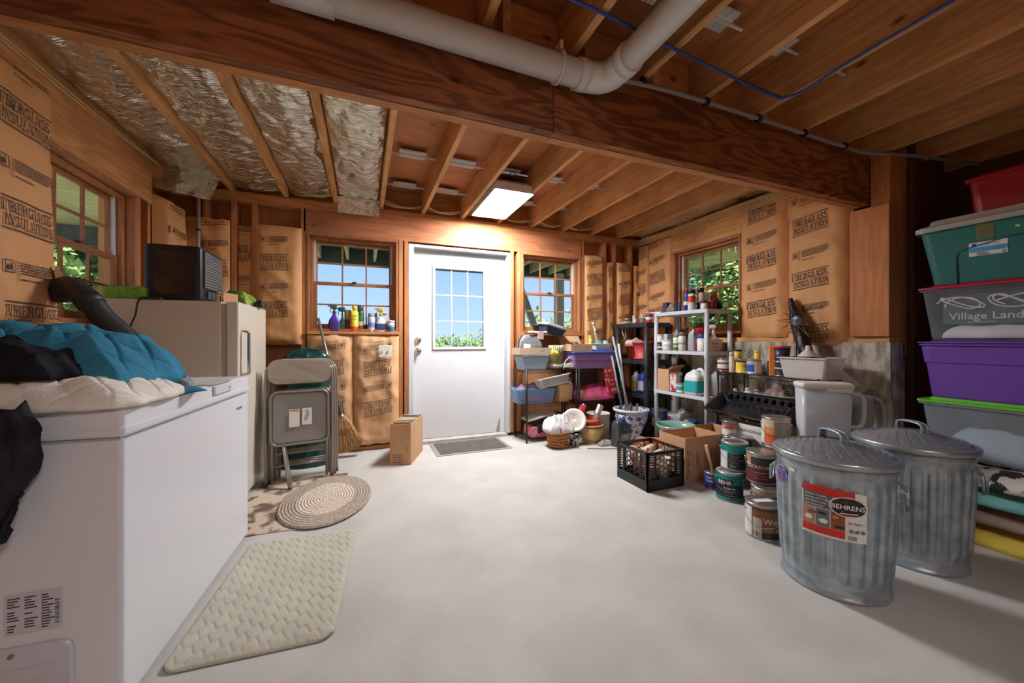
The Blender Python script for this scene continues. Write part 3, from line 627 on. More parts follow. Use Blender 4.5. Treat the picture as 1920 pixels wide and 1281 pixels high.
b = M(); f = lambda u, v: (-1.0+.16*u+.03*math.sin(v*5)+.02*nz(u*4, v*4, 1), 1.425-.02-.045*math.sin(PI*u)-.03*nz(u*5, v*5, 4)-.018*abs(nz(u*11, v*4, 8)), .92-.40*v+.06*abs(2*u-1)*v+.012*nz(u*7, v*6, 2)+(.02 if u == 1 else 0))
b.grid(f, 24, 36); solo('hanging_jacket', b, cloth('jacket_plum', '26232C', .6, .5), 'dark jacket hanging down over the near end of the chest freezer', 'jacket', solid=.02)
b = M(); b.box((-.06, -.06, 0), (.06, .06, .10)); solo('small_carton', b, CARD, 'small brown carton behind the bedding under the left window', 'box', (-1.36, 2.46, 1.03), .1, bevel=.002)
b = M(); b.box((-.3, -.09, 0), (0, .28, .03)); b.box((-.28, -.07, -1.0), (-.25, -.04, 0)); b.box((-.05, .22, -1.0), (-.02, .25, 0)); b.box((-.28, .22, -1.0), (-.25, .25, 0)); b.box((-.05, -.07, -1.0), (-.02, -.04, 0)); solo('black_wall_shelf', b, BLACK, 'black shelf edge behind the bedding against the left wall', 'shelf', (-1.17, 2.28, 1.0))
b = M()
for k in range(3): b.tube([(.06*math.cos(a/8*PI*2)*(1-.18*k), .05*math.sin(a/8*PI*2)*(1-.1*k), .014+.016*k+.006*math.sin(a*2)) for a in range(8)], .012, 8, closed=True)
solo('yellow_rope_coil', b, mat('rope_yellow', 'E3B62F', .8, var=.3, vscale=60), 'coil of yellow and black rope behind the blue quilt', 'rope', (-1.24, 2.32, 1.031))
pp = bez([(-1.375, 2.53, 1.30), (-1.37, 2.51, 1.345), (-1.32, 2.47, 1.36), (-1.245, 2.44, 1.30), (-1.18, 2.44, 1.20), (-1.06, 2.46, 1.06), (-.98, 2.48, .96)], 8)
t = thing('drain_hose', 'thick black plastic drain pipe curving down from the left window behind the freezer', 'pipe', (0, 0, 0))
b = M(); b.tube(pp, .048, 18); part('hose', b, mat('hose_black', '25262A', .5), t)
b = M(); b.tube([pp[23], pp[27]], .052, 18); part('coupling', b, mat('hose_black', '25262A', .5), t)

# ------------------------------------------------------------------ upright freezer and what stands on it
t = thing('upright_freezer', 'beige upright freezer against the left wall, its door facing the room', 'freezer', (-.75, 2.885, 0), R(-.5))
b = M(); b.loft([ring(.31, .348, .012, .03, 3, -.40, .352), ring(.31, .348, .012, 1.345, 3, -.40, .352)], 0, sm=False); part('cabinet', b, CREAM, t)
b = M(); b.box((-.69, .03, 0), (-.10, .67, .029)); part('plinth', b, BLACK, t)
b = M(); b.box((-.089, .01, .06), (-.07, .69, 1.335)); part('door_gasket', b, mat('gasket_tan', 'B7A78D', .6), t)
b = M(); b.loft([ring(.034, .349, .012, .045, 4, -.034, .352), ring(.034, .349, .012, 1.345, 4, -.034, .352)], 0, sm=False); d = part('door', b, mat('cream_door', 'DDD5C2', .25), t)
b = M(); b.tube(bez([(0, .06, 1.16), (.035, .06, 1.15), (.042, .06, 1.13), (.042, .06, .90), (.035, .06, .88), (0, .06, .87)], 4), .009, 8); b.box((.036, .045, .88), (.048, .075, 1.15)); part('handle', b, CHROME, d, bevel=.002)
t = thing('air_heater', 'black boxy heater with a silver mesh grille standing on the beige freezer', 'heater', (-1.253, 2.945, 1.347))
W_, D_, H_ = .29, .38, .35
b = M(); b.loft([ring(W_/2-.02, D_/2-.01, .03, 0, 4, W_/2, D_/2), ring(W_/2, D_/2, .03, .02, 4, W_/2, D_/2), ring(W_/2, D_/2, .03, H_-.01, 4, W_/2, D_/2), ring(W_/2-.01, D_/2-.01, .03, H_, 4, W_/2, D_/2)], 0, sm=False); part('body', b, BLACK, t)
b = M(); b.loft([[(x, -.0005, z) for x, z in rrect(.095, .14, .02, 4, .155, .175)], [(x, -.005, z) for x, z in rrect(.09, .135, .02, 4, .155, .175)]], 0, (False, True), sm=False); part('side_panel', b, mat('dark_gloss_panel', '241816', .12), t, 'glossy dark side panel')
b = M(); b.box((W_+.0005, .035, .09), (W_+.006, D_-.03, H_-.02)); gp = part('grille_plate', b, DGREY, t)
b = M()
for i in range(17):
    y = .04+.0185*i; b.box((W_+.006, y-.0025, .095), (W_+.010, y+.0025, H_-.025))
for i in range(13):
    z = .10+.018*i; b.box((W_+.006, .037, z-.0025), (W_+.0105, D_-.032, z+.0025))
part('grille_mesh', b, mat('grille_silver', 'A9ADB3', .35, metal=.6), gp)
b = M(); b.box((W_+.0005, .10, .025), (W_+.008, D_-.08, .075)); part('control_panel', b, mat('control_grey', '5B6068', .3), t, bevel=.003)
t = thing('foam_block', 'flat lime green foam block on the left end of the beige freezer', 'foam', (-1.43, 2.92, 1.347), -.08)
b = M(); b.loft([ring(.10, .07, .02, 0, 3, .10, .07), ring(.105, .075, .03, .01, 3, .10, .07), ring(.105, .075, .03, .065, 3, .10, .07), ring(.095, .065, .03, .078, 3, .10, .07)], 0); part('foam', b, mat('foam_green', '86B23C', .9, var=.3, vscale=60, bump=.8, bscale=120), t)
b = M(); b.tube(bez([(-1.20, 2.93, 1.352), (-1.225, 2.90, 1.352), (-1.24, 2.868, 1.33), (-1.25, 2.862, 1.25), (-1.28, 2.862, 1.15), (-1.275, 2.862, 1.05), (-1.27, 2.862, .93)], 8), .0045, 7); solo('power_cord', b, BLACK, 'black power cord hanging down the side of the beige freezer', 'cord')
b = M(); b.loft([[(x, y, z) for x, y in rrect(.05*s, .03*s, .02, 3)] for z, s in ((0, 1), (.006, 1.1), (.012, .9))], 0); solo('black_tray', b, BLACK, 'small black tray beside the heater on the beige freezer', 'tray', (-1.19, 2.90, 1.347))
heap('green_bag', 'crumpled lime green bag slumped behind the heater', 'bag', (-.86, 3.42, 1.347), [mat('bag_green', '9DBB53', .4, var=.25, vscale=8, bump=.4, bscale=25), BLACK], -.6, hx=.13, hy=.08, H=.115, seed=21, wr=.03, k=1.6, wob=.15, ws=12, slope=(-.4, 0), nu=40, nv=30)
heap('black_glove', 'small black cloth at the tip of the lime green bag', 'cloth', (-.745, 3.35, 1.347), [BLACK], .3, hx=.035, hy=.025, H=.05, seed=22, wr=.02, k=1.6, ws=30, nu=16, nv=16)
b = M(); b.box((-.002, -.06, 0), (.002, .06, .085)); solo('card_scrap', b, CARD, 'scrap of tan card leaning beside the heater grille', 'card', (-.885, 3.225, 1.348), -.5)
b = M(); b.tube([(.013*math.cos(i*1.2)*(1+.3*math.sin(i)), .013*math.sin(i*1.2), .006+.0032*i) for i in range(24)], .0045, 6); solo('twine_bundle', b, mat('twine', 'B09A72', .95), 'small bundle of beige twine beside the heater grille', 'twine', (-.925, 3.10, 1.347))
b = M(); b.tube([(-1.305, 3.93, 1.36), (-1.305, 3.93, 2.50)], .014, 12); b2 = M(); 
t = thing('vertical_pipe', 'thin pale pipe running up to the ceiling in the left back corner', 'pipe', (0, 0, 0)); part('pipe', b, mat('pipe_pale', 'A99C90', .5), t)
b2.cyl((-1.305, 3.93, 2.03), (-1.305, 3.93, 2.045), .017, n=12); part('strap', b2, BLACK, t)

# ------------------------------------------------------------------ folding chairs, bag, broom
CHB = mat('chair_beige', '9C8F80', .4); CHF = mat('chair_frame', '8E857B', .3, metal=.5)
def chair():
    t = thing('folding_chair', 'front folded taupe metal chair with two paper stickers, leaning by the beige freezer', 'chair', (0, 0, 0), group='folding chairs stacked by the beige freezer')
    W = .225
    b = M(); b.tube(bez([(-W, .02, .0), (-W, .0, .45), (-W, -.01, .80), (-W+.035, -.01, .90), (0, -.01, .93), (W-.035, -.01, .90), (W, -.01, .80), (W, .0, .45), (W, .02, .0)], 6), .0125, 10); part('front_frame', b, CHF, t)
    b = M(); b.loft([[(x, y0+.012*math.cos(x*6), z) for x, z in rrect(.215, .095, .07, 6, 0, .855)] for y0 in (-.018, -.034)], 0, sm=False); part('backrest', b, CHB, t, bevel=.004)
    b = M(); b.tube([(x, -.03, z) for x, z in rrect(.195, .20, .05, 6, 0, .50)], .010, 8, closed=True); sf = part('seat_frame', b, CHF, t)
    b = M(); b.loft([[(x, -.024, z) for x, z in rrect(.186, .19, .045, 5, 0, .50)], [(x, -.030, z) for x, z in rrect(.178, .182, .04, 5, 0, .50)], [(x, -.018, z) for x, z in rrect(.03, .03, .01, 5, 0, .50)]], 0, (False, True), sm=False); part('seat_pan', b, mat('seat_grey', '85807B', .35), t, 'grey underside of the seat')
    b = M(); mp = lambda u, v: (u, -.0315, v); mp2 = lambda u, v: (u, -.0325, v)
    b.rect(mp, -.075, .43, -.005, .565, 0); b.rect(mp2, -.07, .548, -.01, .56, 1); part('warning_sticker', b, [PAPER, mat('orange_band', 'E08A3C', .5)], t, 'white sticker with orange heading')
    b = M(); b.rect(mp, .012, .44, .08, .568, 0)
    for k, (x, z) in enumerate(((.05, .545), (.055, .52), (.045, .505), (.04, .485))): b.tube([(x-.012, -.0325, z), (x, -.033, z+.012), (x+.01, -.0325, z-.004), (x-.002, -.033, z-.012), (x-.012, -.0325, z)], .0012, 4, 1)
    part('handwritten_sticker', b, [PAPER, INK], t, 'white sticker with black scribble')
    for s in (-1, 1):
        b = M(); b.tube([(s*.185, -.014, .62), (s*.185, .012, .02)], .010, 8); part('rear_leg', b, CHF, t)
        b = M(); b.cyl((s*W, .02, -.001), (s*W, .02, .03), .0155, n=10); part('rubber_foot', b, DGREY, t)
    for z in (.14, .23): 
        b = M(); b.tube([(-.19, .008, z), (.19, .008, z)], .007, 8); part('stretcher', b, CHF, t)
    return t
c0 = chair(); xa, ya = on(562, Y=3.36)
xa, ya = -.455, 3.285; c0.location = (xa, ya, .002); c0.rotation_euler = (R(-5), 0, R(10))
def copytree(o, parent=None):
    c = o.copy(); COL.objects.link(c); c.parent = parent
    for ch in list(o.children): copytree(ch, c)
    return c
for k, s in enumerate(('second folded metal chair, right behind the one with the stickers', 'rearmost folded metal chair of the stack by the beige freezer')):
    c = copytree(c0); c.location = (xa+.012+.012*k, ya+.062*(k+1), .002); c['label'] = s
b = M(); b.tube([(-.385, 3.10, .012), (-.455, 3.245, .60)], .017, 12)
b = M(); p0 = on(545, fw=2.74); p1 = on(517, fw=3.02); b.tube([(p0[0], p0[1], .012), (p1[0], p1[1], hgt(742, *p1))], .0165, 12); lg = part('swung_leg', b, STEEL, c0, 'shiny steel leg swung out to the front'); lg.matrix_parent_inverse = (Matrix.Translation(c0.location) @ c0.rotation_euler.to_matrix().to_4x4()).inverted()
heap_b = M()
def bagf(u, v):
    a = 2*PI*u; z = v; r = (.20*(1-.15*z)+.02*nz(math.cos(a)*3, math.sin(a)*3, z*5)+.016*nz(math.cos(a)*9, math.sin(a)*9, z*9))*(1 if z < .90 else max(.0, 1-((z-.90)/.10)**2)**.5)
    return (r*math.cos(a)*1.05, r*math.sin(a)*.7, z*1.02+.03*nz(math.cos(a)*4, math.sin(a)*4, z*4)*(z > .1))
heap_b.grid(bagf, 60, 60); solo('garbage_bag', heap_b, mat('bag_dark_green', '0F3B38', .25, bump=.7, bscale=22), 'dark green plastic bag standing behind the folded chairs', 'bag', (-.47, 3.76, 0))
t = thing('straw_broom', 'straw corn broom with grey handle leaning under the left back window', 'broom', (0, 0, 0))
hb = (-.185, 3.84, .36); ht = (-.392, 3.88, 1.305)
b = M(); b.tube([hb, ht], .0125, 10); part('handle', b, mat('broom_handle', '8F8782', .35, metal=.4), t)
STR = mat('straw', 'C99F66', .9, var=.35, vscale=90, stretch=(1, 1, .15)); b = M(); rr = random.Random(3)
ax = Vector((.21, -.03, -.945)).normalized(); sd = Vector((.95, 0, .25)).normalized()
for i in range(520):
    s = rr.uniform(-1, 1); q = rr.uniform(-1, 1); L = .335+rr.uniform(-.03, .02)-.03*abs(s)
    p = Vector(hb)+ax*-.03; pts = []
    for k, (tt, wd) in enumerate(((0, .020), (.3, .068), (.6, .09), (1, .135))): pts.append(p+ax*L*tt+sd*s*wd+Vector((0, 1, 0))*q*(.018+.008*tt))
    b.tube(pts, [.0025, .0032, .003, .0015], 3, 0, caps=False)
part('bristles', b, STR, t)
b = M()
for k, dd in enumerate((.10, .115, .13)):
    c = Vector(hb)+ax*dd; wv = .062+.012*k; b.tube([c+sd*wv*math.cos(a/12*2*PI)+Vector((0, 1, 0))*.028*math.sin(a/12*2*PI) for a in range(12)], .0025, 5, closed=True)
part('stitching', b, mat('red_thread', 'A0442C', .8), t, 'red stitching')
b = M(); b.cyl(Vector(hb)+ax*-.05, Vector(hb)+ax*.02, .016, .024, n=12); part('ferrule', b, STEEL, t)
# box with books
t = thing('book_box', 'tall brown carton with arrows print, full of records, left of the door', 'box', (.385, 3.385, 0), R(-22))
b = M(); w_, d_, h_ = -.185, .43, .36
for a, c in (((w_, 0, 0), (0, .005, h_)), ((w_, d_-.005, 0), (0, d_, h_+.0)), ((w_, .005, 0), (w_+.005, d_-.005, h_)), ((-.005, .005, 0), (0, d_-.005, h_)), ((w_+.005, .005, 0), (-.005, d_-.005, .005))): b.box(a, c)
part('carton', b, CARD, t)
b = M(); mp = lambda u, v: (u, -.0015, v)
b.rect(mp, -.15, .02, -.08, .024); b.rect(mp, -.15, .084, -.08, .088); b.rect(mp, -.15, .02, -.146, .088); b.rect(mp, -.084, .02, -.08, .088)
for z in (.038, .066): b.rect(mp, -.14, z, -.10, z+.004); b.poly([mp(-.102, z-.006), mp(-.09, z+.002), mp(-.102, z+.01)])
ms = lambda u, v: (.0015, u, v)
for k in range(9): b.rect(ms, .08, .05+.028*k, .086, .05+.028*k+.018)
b.rect(mp, -.035, .12, -.031, .17); part('arrow_print', b, INK, t)
rr = random.Random(11)
for k in range(13):
    b = M(); y = .03+.028*k; c = rr.choice(['D8CFBC', 'C9B99A', '6A4E6E', 'B5A58A', '8C8F98', 'E0D8CB', '9E7C5A']); b.box((-.165, y, .006), (-.02, y+.018, .345+rr.uniform(-.02, .035)))
    solo('record_sleeve', b, mat('sleeve_'+c, c, .7), ['first', 'second', 'third', 'fourth', 'fifth', 'sixth', 'seventh', 'eighth', 'ninth', 'tenth', 'eleventh', 'twelfth', 'last'][k]+' upright record sleeve from the front inside the brown carton by the door', 'record', (.385, 3.385, 0), R(-22), group='record sleeves in the carton')
# switch plate
t = thing('light_switch', 'white double switch plate mounted on the brown paper under the left back window', 'switch', (.20, 3.925, .93))
b = M(); b.box((-.062, 0, 0), (.062, .012, .12)); part('plate', b, mat('plate_ivory', 'E6E2D6', .4), t, bevel=.003)
for s in (-.028, .028):
    b = M(); b.box((s-.005, -.012, .05), (s+.005, 0, .068)); part('toggle', b, mat('plate_ivory', 'E6E2D6', .4), t)
# ------------------------------------------------------------------ rugs
t = thing('door_mat', 'dark grey rectangular door mat with lighter border before the white door', 'mat', (1.025, 3.76, 0))
b = M(); b.box((-.385, -.235, 0), (.385, .235, .006)); part('border', b, mat('mat_border', '8D8880', .8), t, bevel=.003)
b = M(); b.box((-.345, -.195, .006), (.345, .195, .009)); part('pile', b, mat('mat_dark', '5E5A55', .95, var=.35, vscale=40, bump=.8, bscale=200), t)
b = M(); K = 40
b.loft([[(.285*q*math.cos(2*PI*i/K), .43*q*math.sin(2*PI*i/K), z) for i in range(K)] for q, z in ((.985, 0), (1, .004), (.99, .010), (.965, .012), (.02, .012))], 0, sm=False)
def rugmat():
    m = mat('braided_rug', 'B9A48F', .95); n = m.node_tree.nodes; l = m.node_tree.links; bs = n['Principled BSDF']
    t = n.new('ShaderNodeTexCoord'); mp = n.new('ShaderNodeMapping'); mp.inputs['Scale'].default_value = (1/.285, 1/.43, 0); l.new(t.outputs['Object'], mp.inputs[0])
    ln = n.new('ShaderNodeVectorMath'); ln.operation = 'LENGTH'; l.new(mp.outputs[0], ln.inputs[0])
    mu = n.new('ShaderNodeMath'); mu.operation = 'MULTIPLY'; mu.inputs[1].default_value = 16*2*PI; l.new(ln.outputs['Value'], mu.inputs[0]); sn = n.new('ShaderNodeMath'); sn.operation = 'SINE'; l.new(mu.outputs[0], sn.inputs[0])
    wv = n.new('ShaderNodeTexNoise'); wv.inputs['Scale'].default_value = 75; l.new(t.outputs['Object'], wv.inputs[0])
    cr = n.new('ShaderNodeValToRGB'); cr.color_ramp.interpolation = 'CONSTANT'; cr.color_ramp.elements[0].color = lin('E3D2BD'); cr.color_ramp.elements[1].position = .62; cr.color_ramp.elements[1].color = lin('BBAA98'); l.new(ln.outputs['Value'], cr.inputs[0])
    mx = n.new('ShaderNodeMix'); mx.data_type = 'RGBA'; mx.blend_type = 'MULTIPLY'; mx.inputs['Factor'].default_value = 1; l.new(cr.outputs[0], mx.inputs['A'])
    mr = n.new('ShaderNodeMapRange'); mr.inputs[1].default_value = -1; mr.inputs[3].default_value = .7; l.new(sn.outputs[0], mr.inputs[0])
    ad = n.new('ShaderNodeMath'); ad.operation = 'MULTIPLY'; m2 = n.new('ShaderNodeMapRange'); m2.inputs[1].default_value = .35; m2.inputs[2].default_value = .65; m2.inputs[3].default_value = .65; m2.inputs[4].default_value = 1.25; l.new(wv.outputs['Fac'], m2.inputs[0]); l.new(mr.outputs[0], ad.inputs[0]); l.new(m2.outputs[0], ad.inputs[1])
    cb = n.new('ShaderNodeCombineColor'); [l.new(ad.outputs[0], cb.inputs[i]) for i in range(3)]; l.new(cb.outputs[0], mx.inputs['B']); l.new(mx.outputs['Result'], bs.inputs['Base Color'])
    bp = n.new('ShaderNodeBump'); bp.inputs['Strength'].default_value = .7; bp.inputs['Distance'].default_value = .006; l.new(sn.outputs[0], bp.inputs['Height']); l.new(bp.outputs[0], bs.inputs['Normal']); return m
solo('braided_rug', b, rugmat(), 'oval braided beige rug lying on the floor before the folded chairs', 'rug', (-.235, 2.86, .007), -.08)
b = M(); b.box((-.30, -.45, 0), (.30, .45, .005)); solo('floral_runner', b, mat('floral_rug', 'B8A793', .95, var=.25, vscale=9, col2='7A6253', ramp=(.42, .52)), 'worn floral runner half under the folded chairs and the oval rug', 'rug', (-.44, 2.93, 0), -.04)
# bath mat with lattice relief
b = M()
def bm(u, v):
    x = (u-.5)*.53; y = (v-.5)*.83; e = min(1-abs(2*u-1), 1-abs(2*v-1)); h = .017*min(1, e*12)**.5
    a = (x+y*.55)/.055; c = (x-y*.9)/.075; g = 0
    cell = (math.floor(c) % 2); q = a if cell else a+.5
    d1 = abs(c % 1-.5)*2; d2 = abs(q % 1-.5)*2; g = max(max(0, (d1-.84)/.16), max(0, (d2-.80)/.20))
    cr_ = .06; dx = max(0, abs(x)-.265+cr_); dy = max(0, abs(y)-.415+cr_); L = math.hypot(dx, dy)
    if L > cr_: x -= math.copysign(dx*(1-cr_/L), x); y -= math.copysign(dy*(1-cr_/L), y)
    return (x, y, .004+h-.008*g*min(1, e*12))
b.grid(bm, 130, 200); solo('bath_mat', b, mat('mat_pale_green', 'C4C1B0', .95, var=.08, vscale=5, bump=.5, bscale=300, spec=.1), 'pale sage memory foam bath mat with diamond relief on the floor beside the chest freezer', 'mat', (-.335, 1.95, .0), R(-4.5))
b = M(); b.loft([ring(.263, .413, .06, 0, 6), ring(.266, .416, .06, .004, 6)], 0); solo('mat_backing', b, mat('mat_rubber', '8A8670', .8), 'olive rubber rim under the bath mat', 'mat', (-.335, 1.95, .0), R(-4.5))

# ------------------------------------------------------------------ pipes and cables on the near ceiling
t = thing('drain_pipe', 'big white plastic drain pipe running along the beam and turning towards the camera', 'pipe', (0, 0, 0))
b = M(); b.tube([(-1.2, 1.475, 2.335), (.93, 1.475, 2.315)], .057, 28, caps=False); part('long_pipe', b, PVC, t)
b = M(); b.tube([(1.067, 1.31, 2.32), (1.067, -2.0, 2.32)], .057, 28, caps=False); part('cross_pipe', b, PVC, t)
b = M(); b.tube([(.91, 1.475, 2.315)]+bez([(.96, 1.475, 2.316), (1.02, 1.462, 2.317), (1.055, 1.425, 2.318), (1.067, 1.37, 2.32)], 5)+[(1.067, 1.31, 2.32)], .063, 28); b.tube([(.90, 1.475, 2.315), (.95, 1.475, 2.316)], .066, 28); b.tube([(1.067, 1.30, 2.32), (1.067, 1.35, 2.32)], .066, 28); part('elbow', b, PVCW, t, 'brighter white elbow')
b = M(); b.tube([(.80, 1.475, 2.3165), (.814, 1.475, 2.3165)], .067, 28); b.box((.80, 1.44, 2.38), (.814, 1.51, 2.418)); part('hanger_strap', b, PVCW, t)
b = M(); b.tube([(-.30, 1.475, 2.325), (-.10, 1.475, 2.325)], .066, 28); part('coupling', b, PVCW, t)
b = M(); b.cyl((.985, 1.535, 2.37), (.985, 1.543, 2.37), .05, n=24); solo('pipe_hole_plug', b, LX, 'round pale wood patch on the beam behind the drain pipe', 'plug')
t = thing('water_line', 'thin grey water pipe clipped along the upper edge of the beam', 'pipe', (0, 0, 0))
wp = bez([(1.13, 1.50, 2.37), (1.5, 1.50, 2.395), (2.2, 1.50, 2.40), (2.9, 1.50, 2.395), (3.2, 1.48, 2.385), (3.6, 1.40, 2.40), (4.25, 1.30, 2.405)], 6)
b = M(); b.tube(wp, .0115, 10); part('pipe', b, mat('pex_grey', '9A9490', .45), t)
for x in (1.30, 1.735, 2.15, 2.57, 2.99, 3.40):
    b = M(); b.cyl((x-.012, 1.50, 2.397), (x+.012, 1.50, 2.397), .019, n=12); b.box((x-.01, 1.49, 2.40), (x+.01, 1.51, 2.419)); part('clip', b, BLACK, t)
b = M(); b.tube(bez([(.3, 1.24, 2.408), (.835, 1.25, 2.408), (1.4, 1.29, 2.40), (2.02, 1.335, 2.405), (2.10, 1.31, 2.40), (2.115, 1.22, 2.39), (2.10, 1.05, 2.395), (2.105, .7, 2.405), (2.10, -.5, 2.41)], 8), .007, 8); solo('blue_tube', b, mat('pex_blue', '2C4F9E', .4), 'thin blue plastic water tube looping under the near joists', 'tube')
NM = mat('cable_cream', 'D9C48B', .5)
for i, (z, s) in enumerate(((2.50, 'upper'), (2.475, 'middle'), (2.455, 'lower'))):
    b = M(); b.tube(bez([(3.0, 1.45, 2.43+.01*i), (3.03, 1.25, z-.01), (3.03, 1.0, z), (3.01, .6, z), (3.02, -.6, z)], 6), .0045, 6); solo('ceiling_cable', b, NM, s+' cream cable stapled along a near joist above the post', 'cable', group='cream cables on the near joists')
# radiant tube and fins: two rows beyond the beam, one row on the near side
ALU = mat('aluminium', 'ECECEA', .5, metal=.25)
row_n = {3.15: 'front row beyond the beam', 3.80: 'rear row by the back wall', 1.28: 'row on the near side of the beam'}
ordn = ['first', 'second', 'third', 'fourth', 'fifth', 'sixth', 'seventh', 'eighth']
for Y, x0, n, off, xa_, xb_ in ((3.15, .165, 6, 0, .1, 2.9), (3.80, .165, 6, 0, .1, 2.9), (1.28, .48, 5, 0, .3, 3.05)):
    b = M(); b.tube([(xa_, Y, 2.615), (xb_, Y, 2.615)], .008, 8); solo('heating_tube', b, mat('tube_white', 'DEDEDB', .4), 'white heating tube through the joists, '+row_n[Y], 'tube')
    for k in range(n):
        xc = x0+.4185*k+.21; t = thing('heat_fin', f'ribbed aluminium plate {ordn[k]} from left, {row_n[Y]}', 'heat plate', (xc, Y, 2.62), group='ribbed heat plates under the subfloor')
        b = M(); b.box((-.11, -.016, .0), (.11, .016, .006)); part('spine', b, ALU, t)
        for s in (-1, 1):
            b = M()
            for i in range(22): b.box((-.11+.01*i, .0165 if s > 0 else -.058, -.002), (-.104+.01*i, .058 if s > 0 else -.0165, .007))
            b.box((-.11, .0165 if s > 0 else -.058, .0071), (.106, .058 if s > 0 else -.0165, .009)); part('ribbed_wing', b, ALU, t)
for k in range(9):
    x0 = -1.09+.4185*(k+1); b = M(); rr = random.Random(k)
    for j in range(3): b.tube(bez([(x0-.40, 4.03-.03*j, 2.50+.01*j), (x0-.28, 3.98-.02*j, 2.47+rr.uniform(-.02, .01)), (x0-.14, 3.99-.02*j, 2.475+rr.uniform(-.025, .01)), (x0-.02, 4.03-.03*j, 2.50)], 4), .0045, 6)
    solo('cable_run', b, NM, f'sagging loop of cream cables at the back wall, {ordn[k] if k < 8 else "rightmost"} joist bay from the left', 'cable', group='cream cables along the back wall')
for j in range(4):
    b = M(); b.tube(bez([(3.36, 1.70, 2.40-.022*j), (3.37, 2.2, 2.385-.02*j), (3.36, 2.7, 2.40-.025*j), (3.37, 3.3, 2.385-.018*j), (3.33, 3.85, 2.41-.01*j)], 6), .0045, 6); solo('wall_cable', b, NM, ['topmost', 'second', 'third', 'lowest'][j]+' cream cable stapled along the right wall top plate', 'cable', group='cream cables on the right top plate')
    if j > 1: continue
    b = M(); b.tube(bez([(-1.465, 1.65, 2.43-.018*j), (-1.46, 2.3, 2.425-.02*j), (-1.462, 3.0, 2.43-.018*j), (-1.44, 3.6, 2.43-.01*j)], 6), .0045, 6); solo('wall_cable', b, NM, ['topmost', 'second', 'third', 'lowest'][j]+' cream cable running along the left wall top plate', 'cable', group='cream cables on the left top plate')
# ------------------------------------------------------------------ builders for the stored goods
def P(col, rough=.4, **k): return mat('paint_'+col+('_%g' % rough), col, rough, **k)
TIN = mat('tin', 'B9B7B2', .3, metal=.9); TIND = mat('tin_dull', '8F8C86', .45, metal=.7, var=.2, vscale=30)
def paint_can(label, x, y, z, r=.083, h=.19, bands=(('1E2A33', 1),), ang=None, texts=(), lid=TIND, bail=True, group=None, patches=(), bail_up=False, open_=False, marks=()):
    """bands: (colour, upper fraction); texts: (string, size, u, v, colour); patches: (u0,v0,u1,v1,colour)"""
    t = thing('paint_can', label, 'paint can', (x, y, z), group=group); a = camang(x, y) if ang is None else ang
    ms = [TIN]; prof = [(r-.003, 0), (r, .003), (r, .007), (r-.002, .010)]; mi = [0, 0, 0]; z0 = .010
    for c, f in bands: ms.append(P(c)); zz = .010+f*(h-.024); prof.append((r-.002, zz)); mi.append(len(ms)-1)
    prof += [(r-.002, h-.010), (r+.001, h-.008), (r+.002, h-.004), (r, h), (r-.004, h)]; mi += [0]*4+[0]
    b = M(); b.lathe(prof, 36, mats=mi); bd = part('body', b, ms, t)
    if texts or patches or marks:
        pm = []; b = M(); mp0 = cm(r, a); mp1 = cm(r+.0006, a)
        def idx(c):
            m = P(c)
            if m not in pm: pm.append(m)
            return pm.index(m)
        cv = lambda p: (lambda u, v: p(u, v))
        for u0, v0, u1, v1, c in patches: b.rect(mp0, u0, v0, u1, v1, idx(c), max(1, int(abs(u1-u0)/.012)))
        for s, sz, u, v, c in texts: b.text(s, sz, mp1, u, v, idx(c))
        rr = random.Random(len(label))
        for u0, v0, u1, v1, n, c in marks:
            for k in range(n):
                v = v1-(v1-v0)*k/n; b.rect(mp1, u0, v-.0022, u0+(u1-u0)*rr.uniform(.5, 1), v, idx(c), 3)
        part('label', b, pm, bd)
    b = M(); b.lathe([(0, h-.004), (r-.022, h-.004), (r-.018, h+.001), (r-.010, h+.001), (r-.007, h-.004)][::-1], 36, caps=False); part('lid', b, lid, t)
    if bail:
        b = M(); bx = [(r+.004)*math.cos(a+s*1.25) for s in (-1, 1)]; by = [(r+.004)*math.sin(a+s*1.25) for s in (-1, 1)]
        for s in (0, 1): b.cyl((bx[s]*.97, by[s]*.97, h*.78), (bx[s]*1.06, by[s]*1.06, h*.78), .009, n=10)
        cx, cy = math.cos(a), math.sin(a); pts = []
        for i in range(17):
            q = PI*i/16; s = math.cos(q); dwn = math.sin(q)
            e = -s*1.25; rr_ = r+.008; z_ = h*.78-.075*dwn if not bail_up else h*.78+.10*dwn
            pts.append((rr_*math.cos(a+e), rr_*math.sin(a+e), z_) if not bail_up else ((r+.006)*(-s)*-math.sin(a)+.02*cx*dwn, (r+.006)*(-s)*math.cos(a)+.02*cy*dwn, z_))
        b.tube(pts, .0018, 5); part('bail_handle', b, CHROME, t)
    return t
def spray_can(label, x, y, z, r=.032, h=.20, col='2A4E96', cap='16171A', bands=(), name='spray_can', cat='spray can', group=None, nozzle=False):
    t = thing(name, label, cat, (x, y, z), group=group); hb = h*.76
    ms = [P(col)]; prof = [(r-.002, 0), (r, .003)]; mi = [0]
    for c, f in bands: ms.append(P(c)); prof.append((r, f*hb)); mi.append(len(ms)-1)
    prof += [(r, hb), (r*.78, hb+.012)]; mi += [0, 0]
    b = M(); b.lathe(prof, 24, mats=mi); part('body', b, ms, t)
    b = M()
    if nozzle: b.lathe([(r*.35, hb+.012), (r*.35, hb+.03), (r*.5, hb+.032), (r*.45, h), (0, h)], 16)
    else: b.lathe([(r*.86, hb+.004), (r*.86, h-.004), (r*.80, h), (0, h)], 24)
    part('cap', b, P(cap), t)
    return t
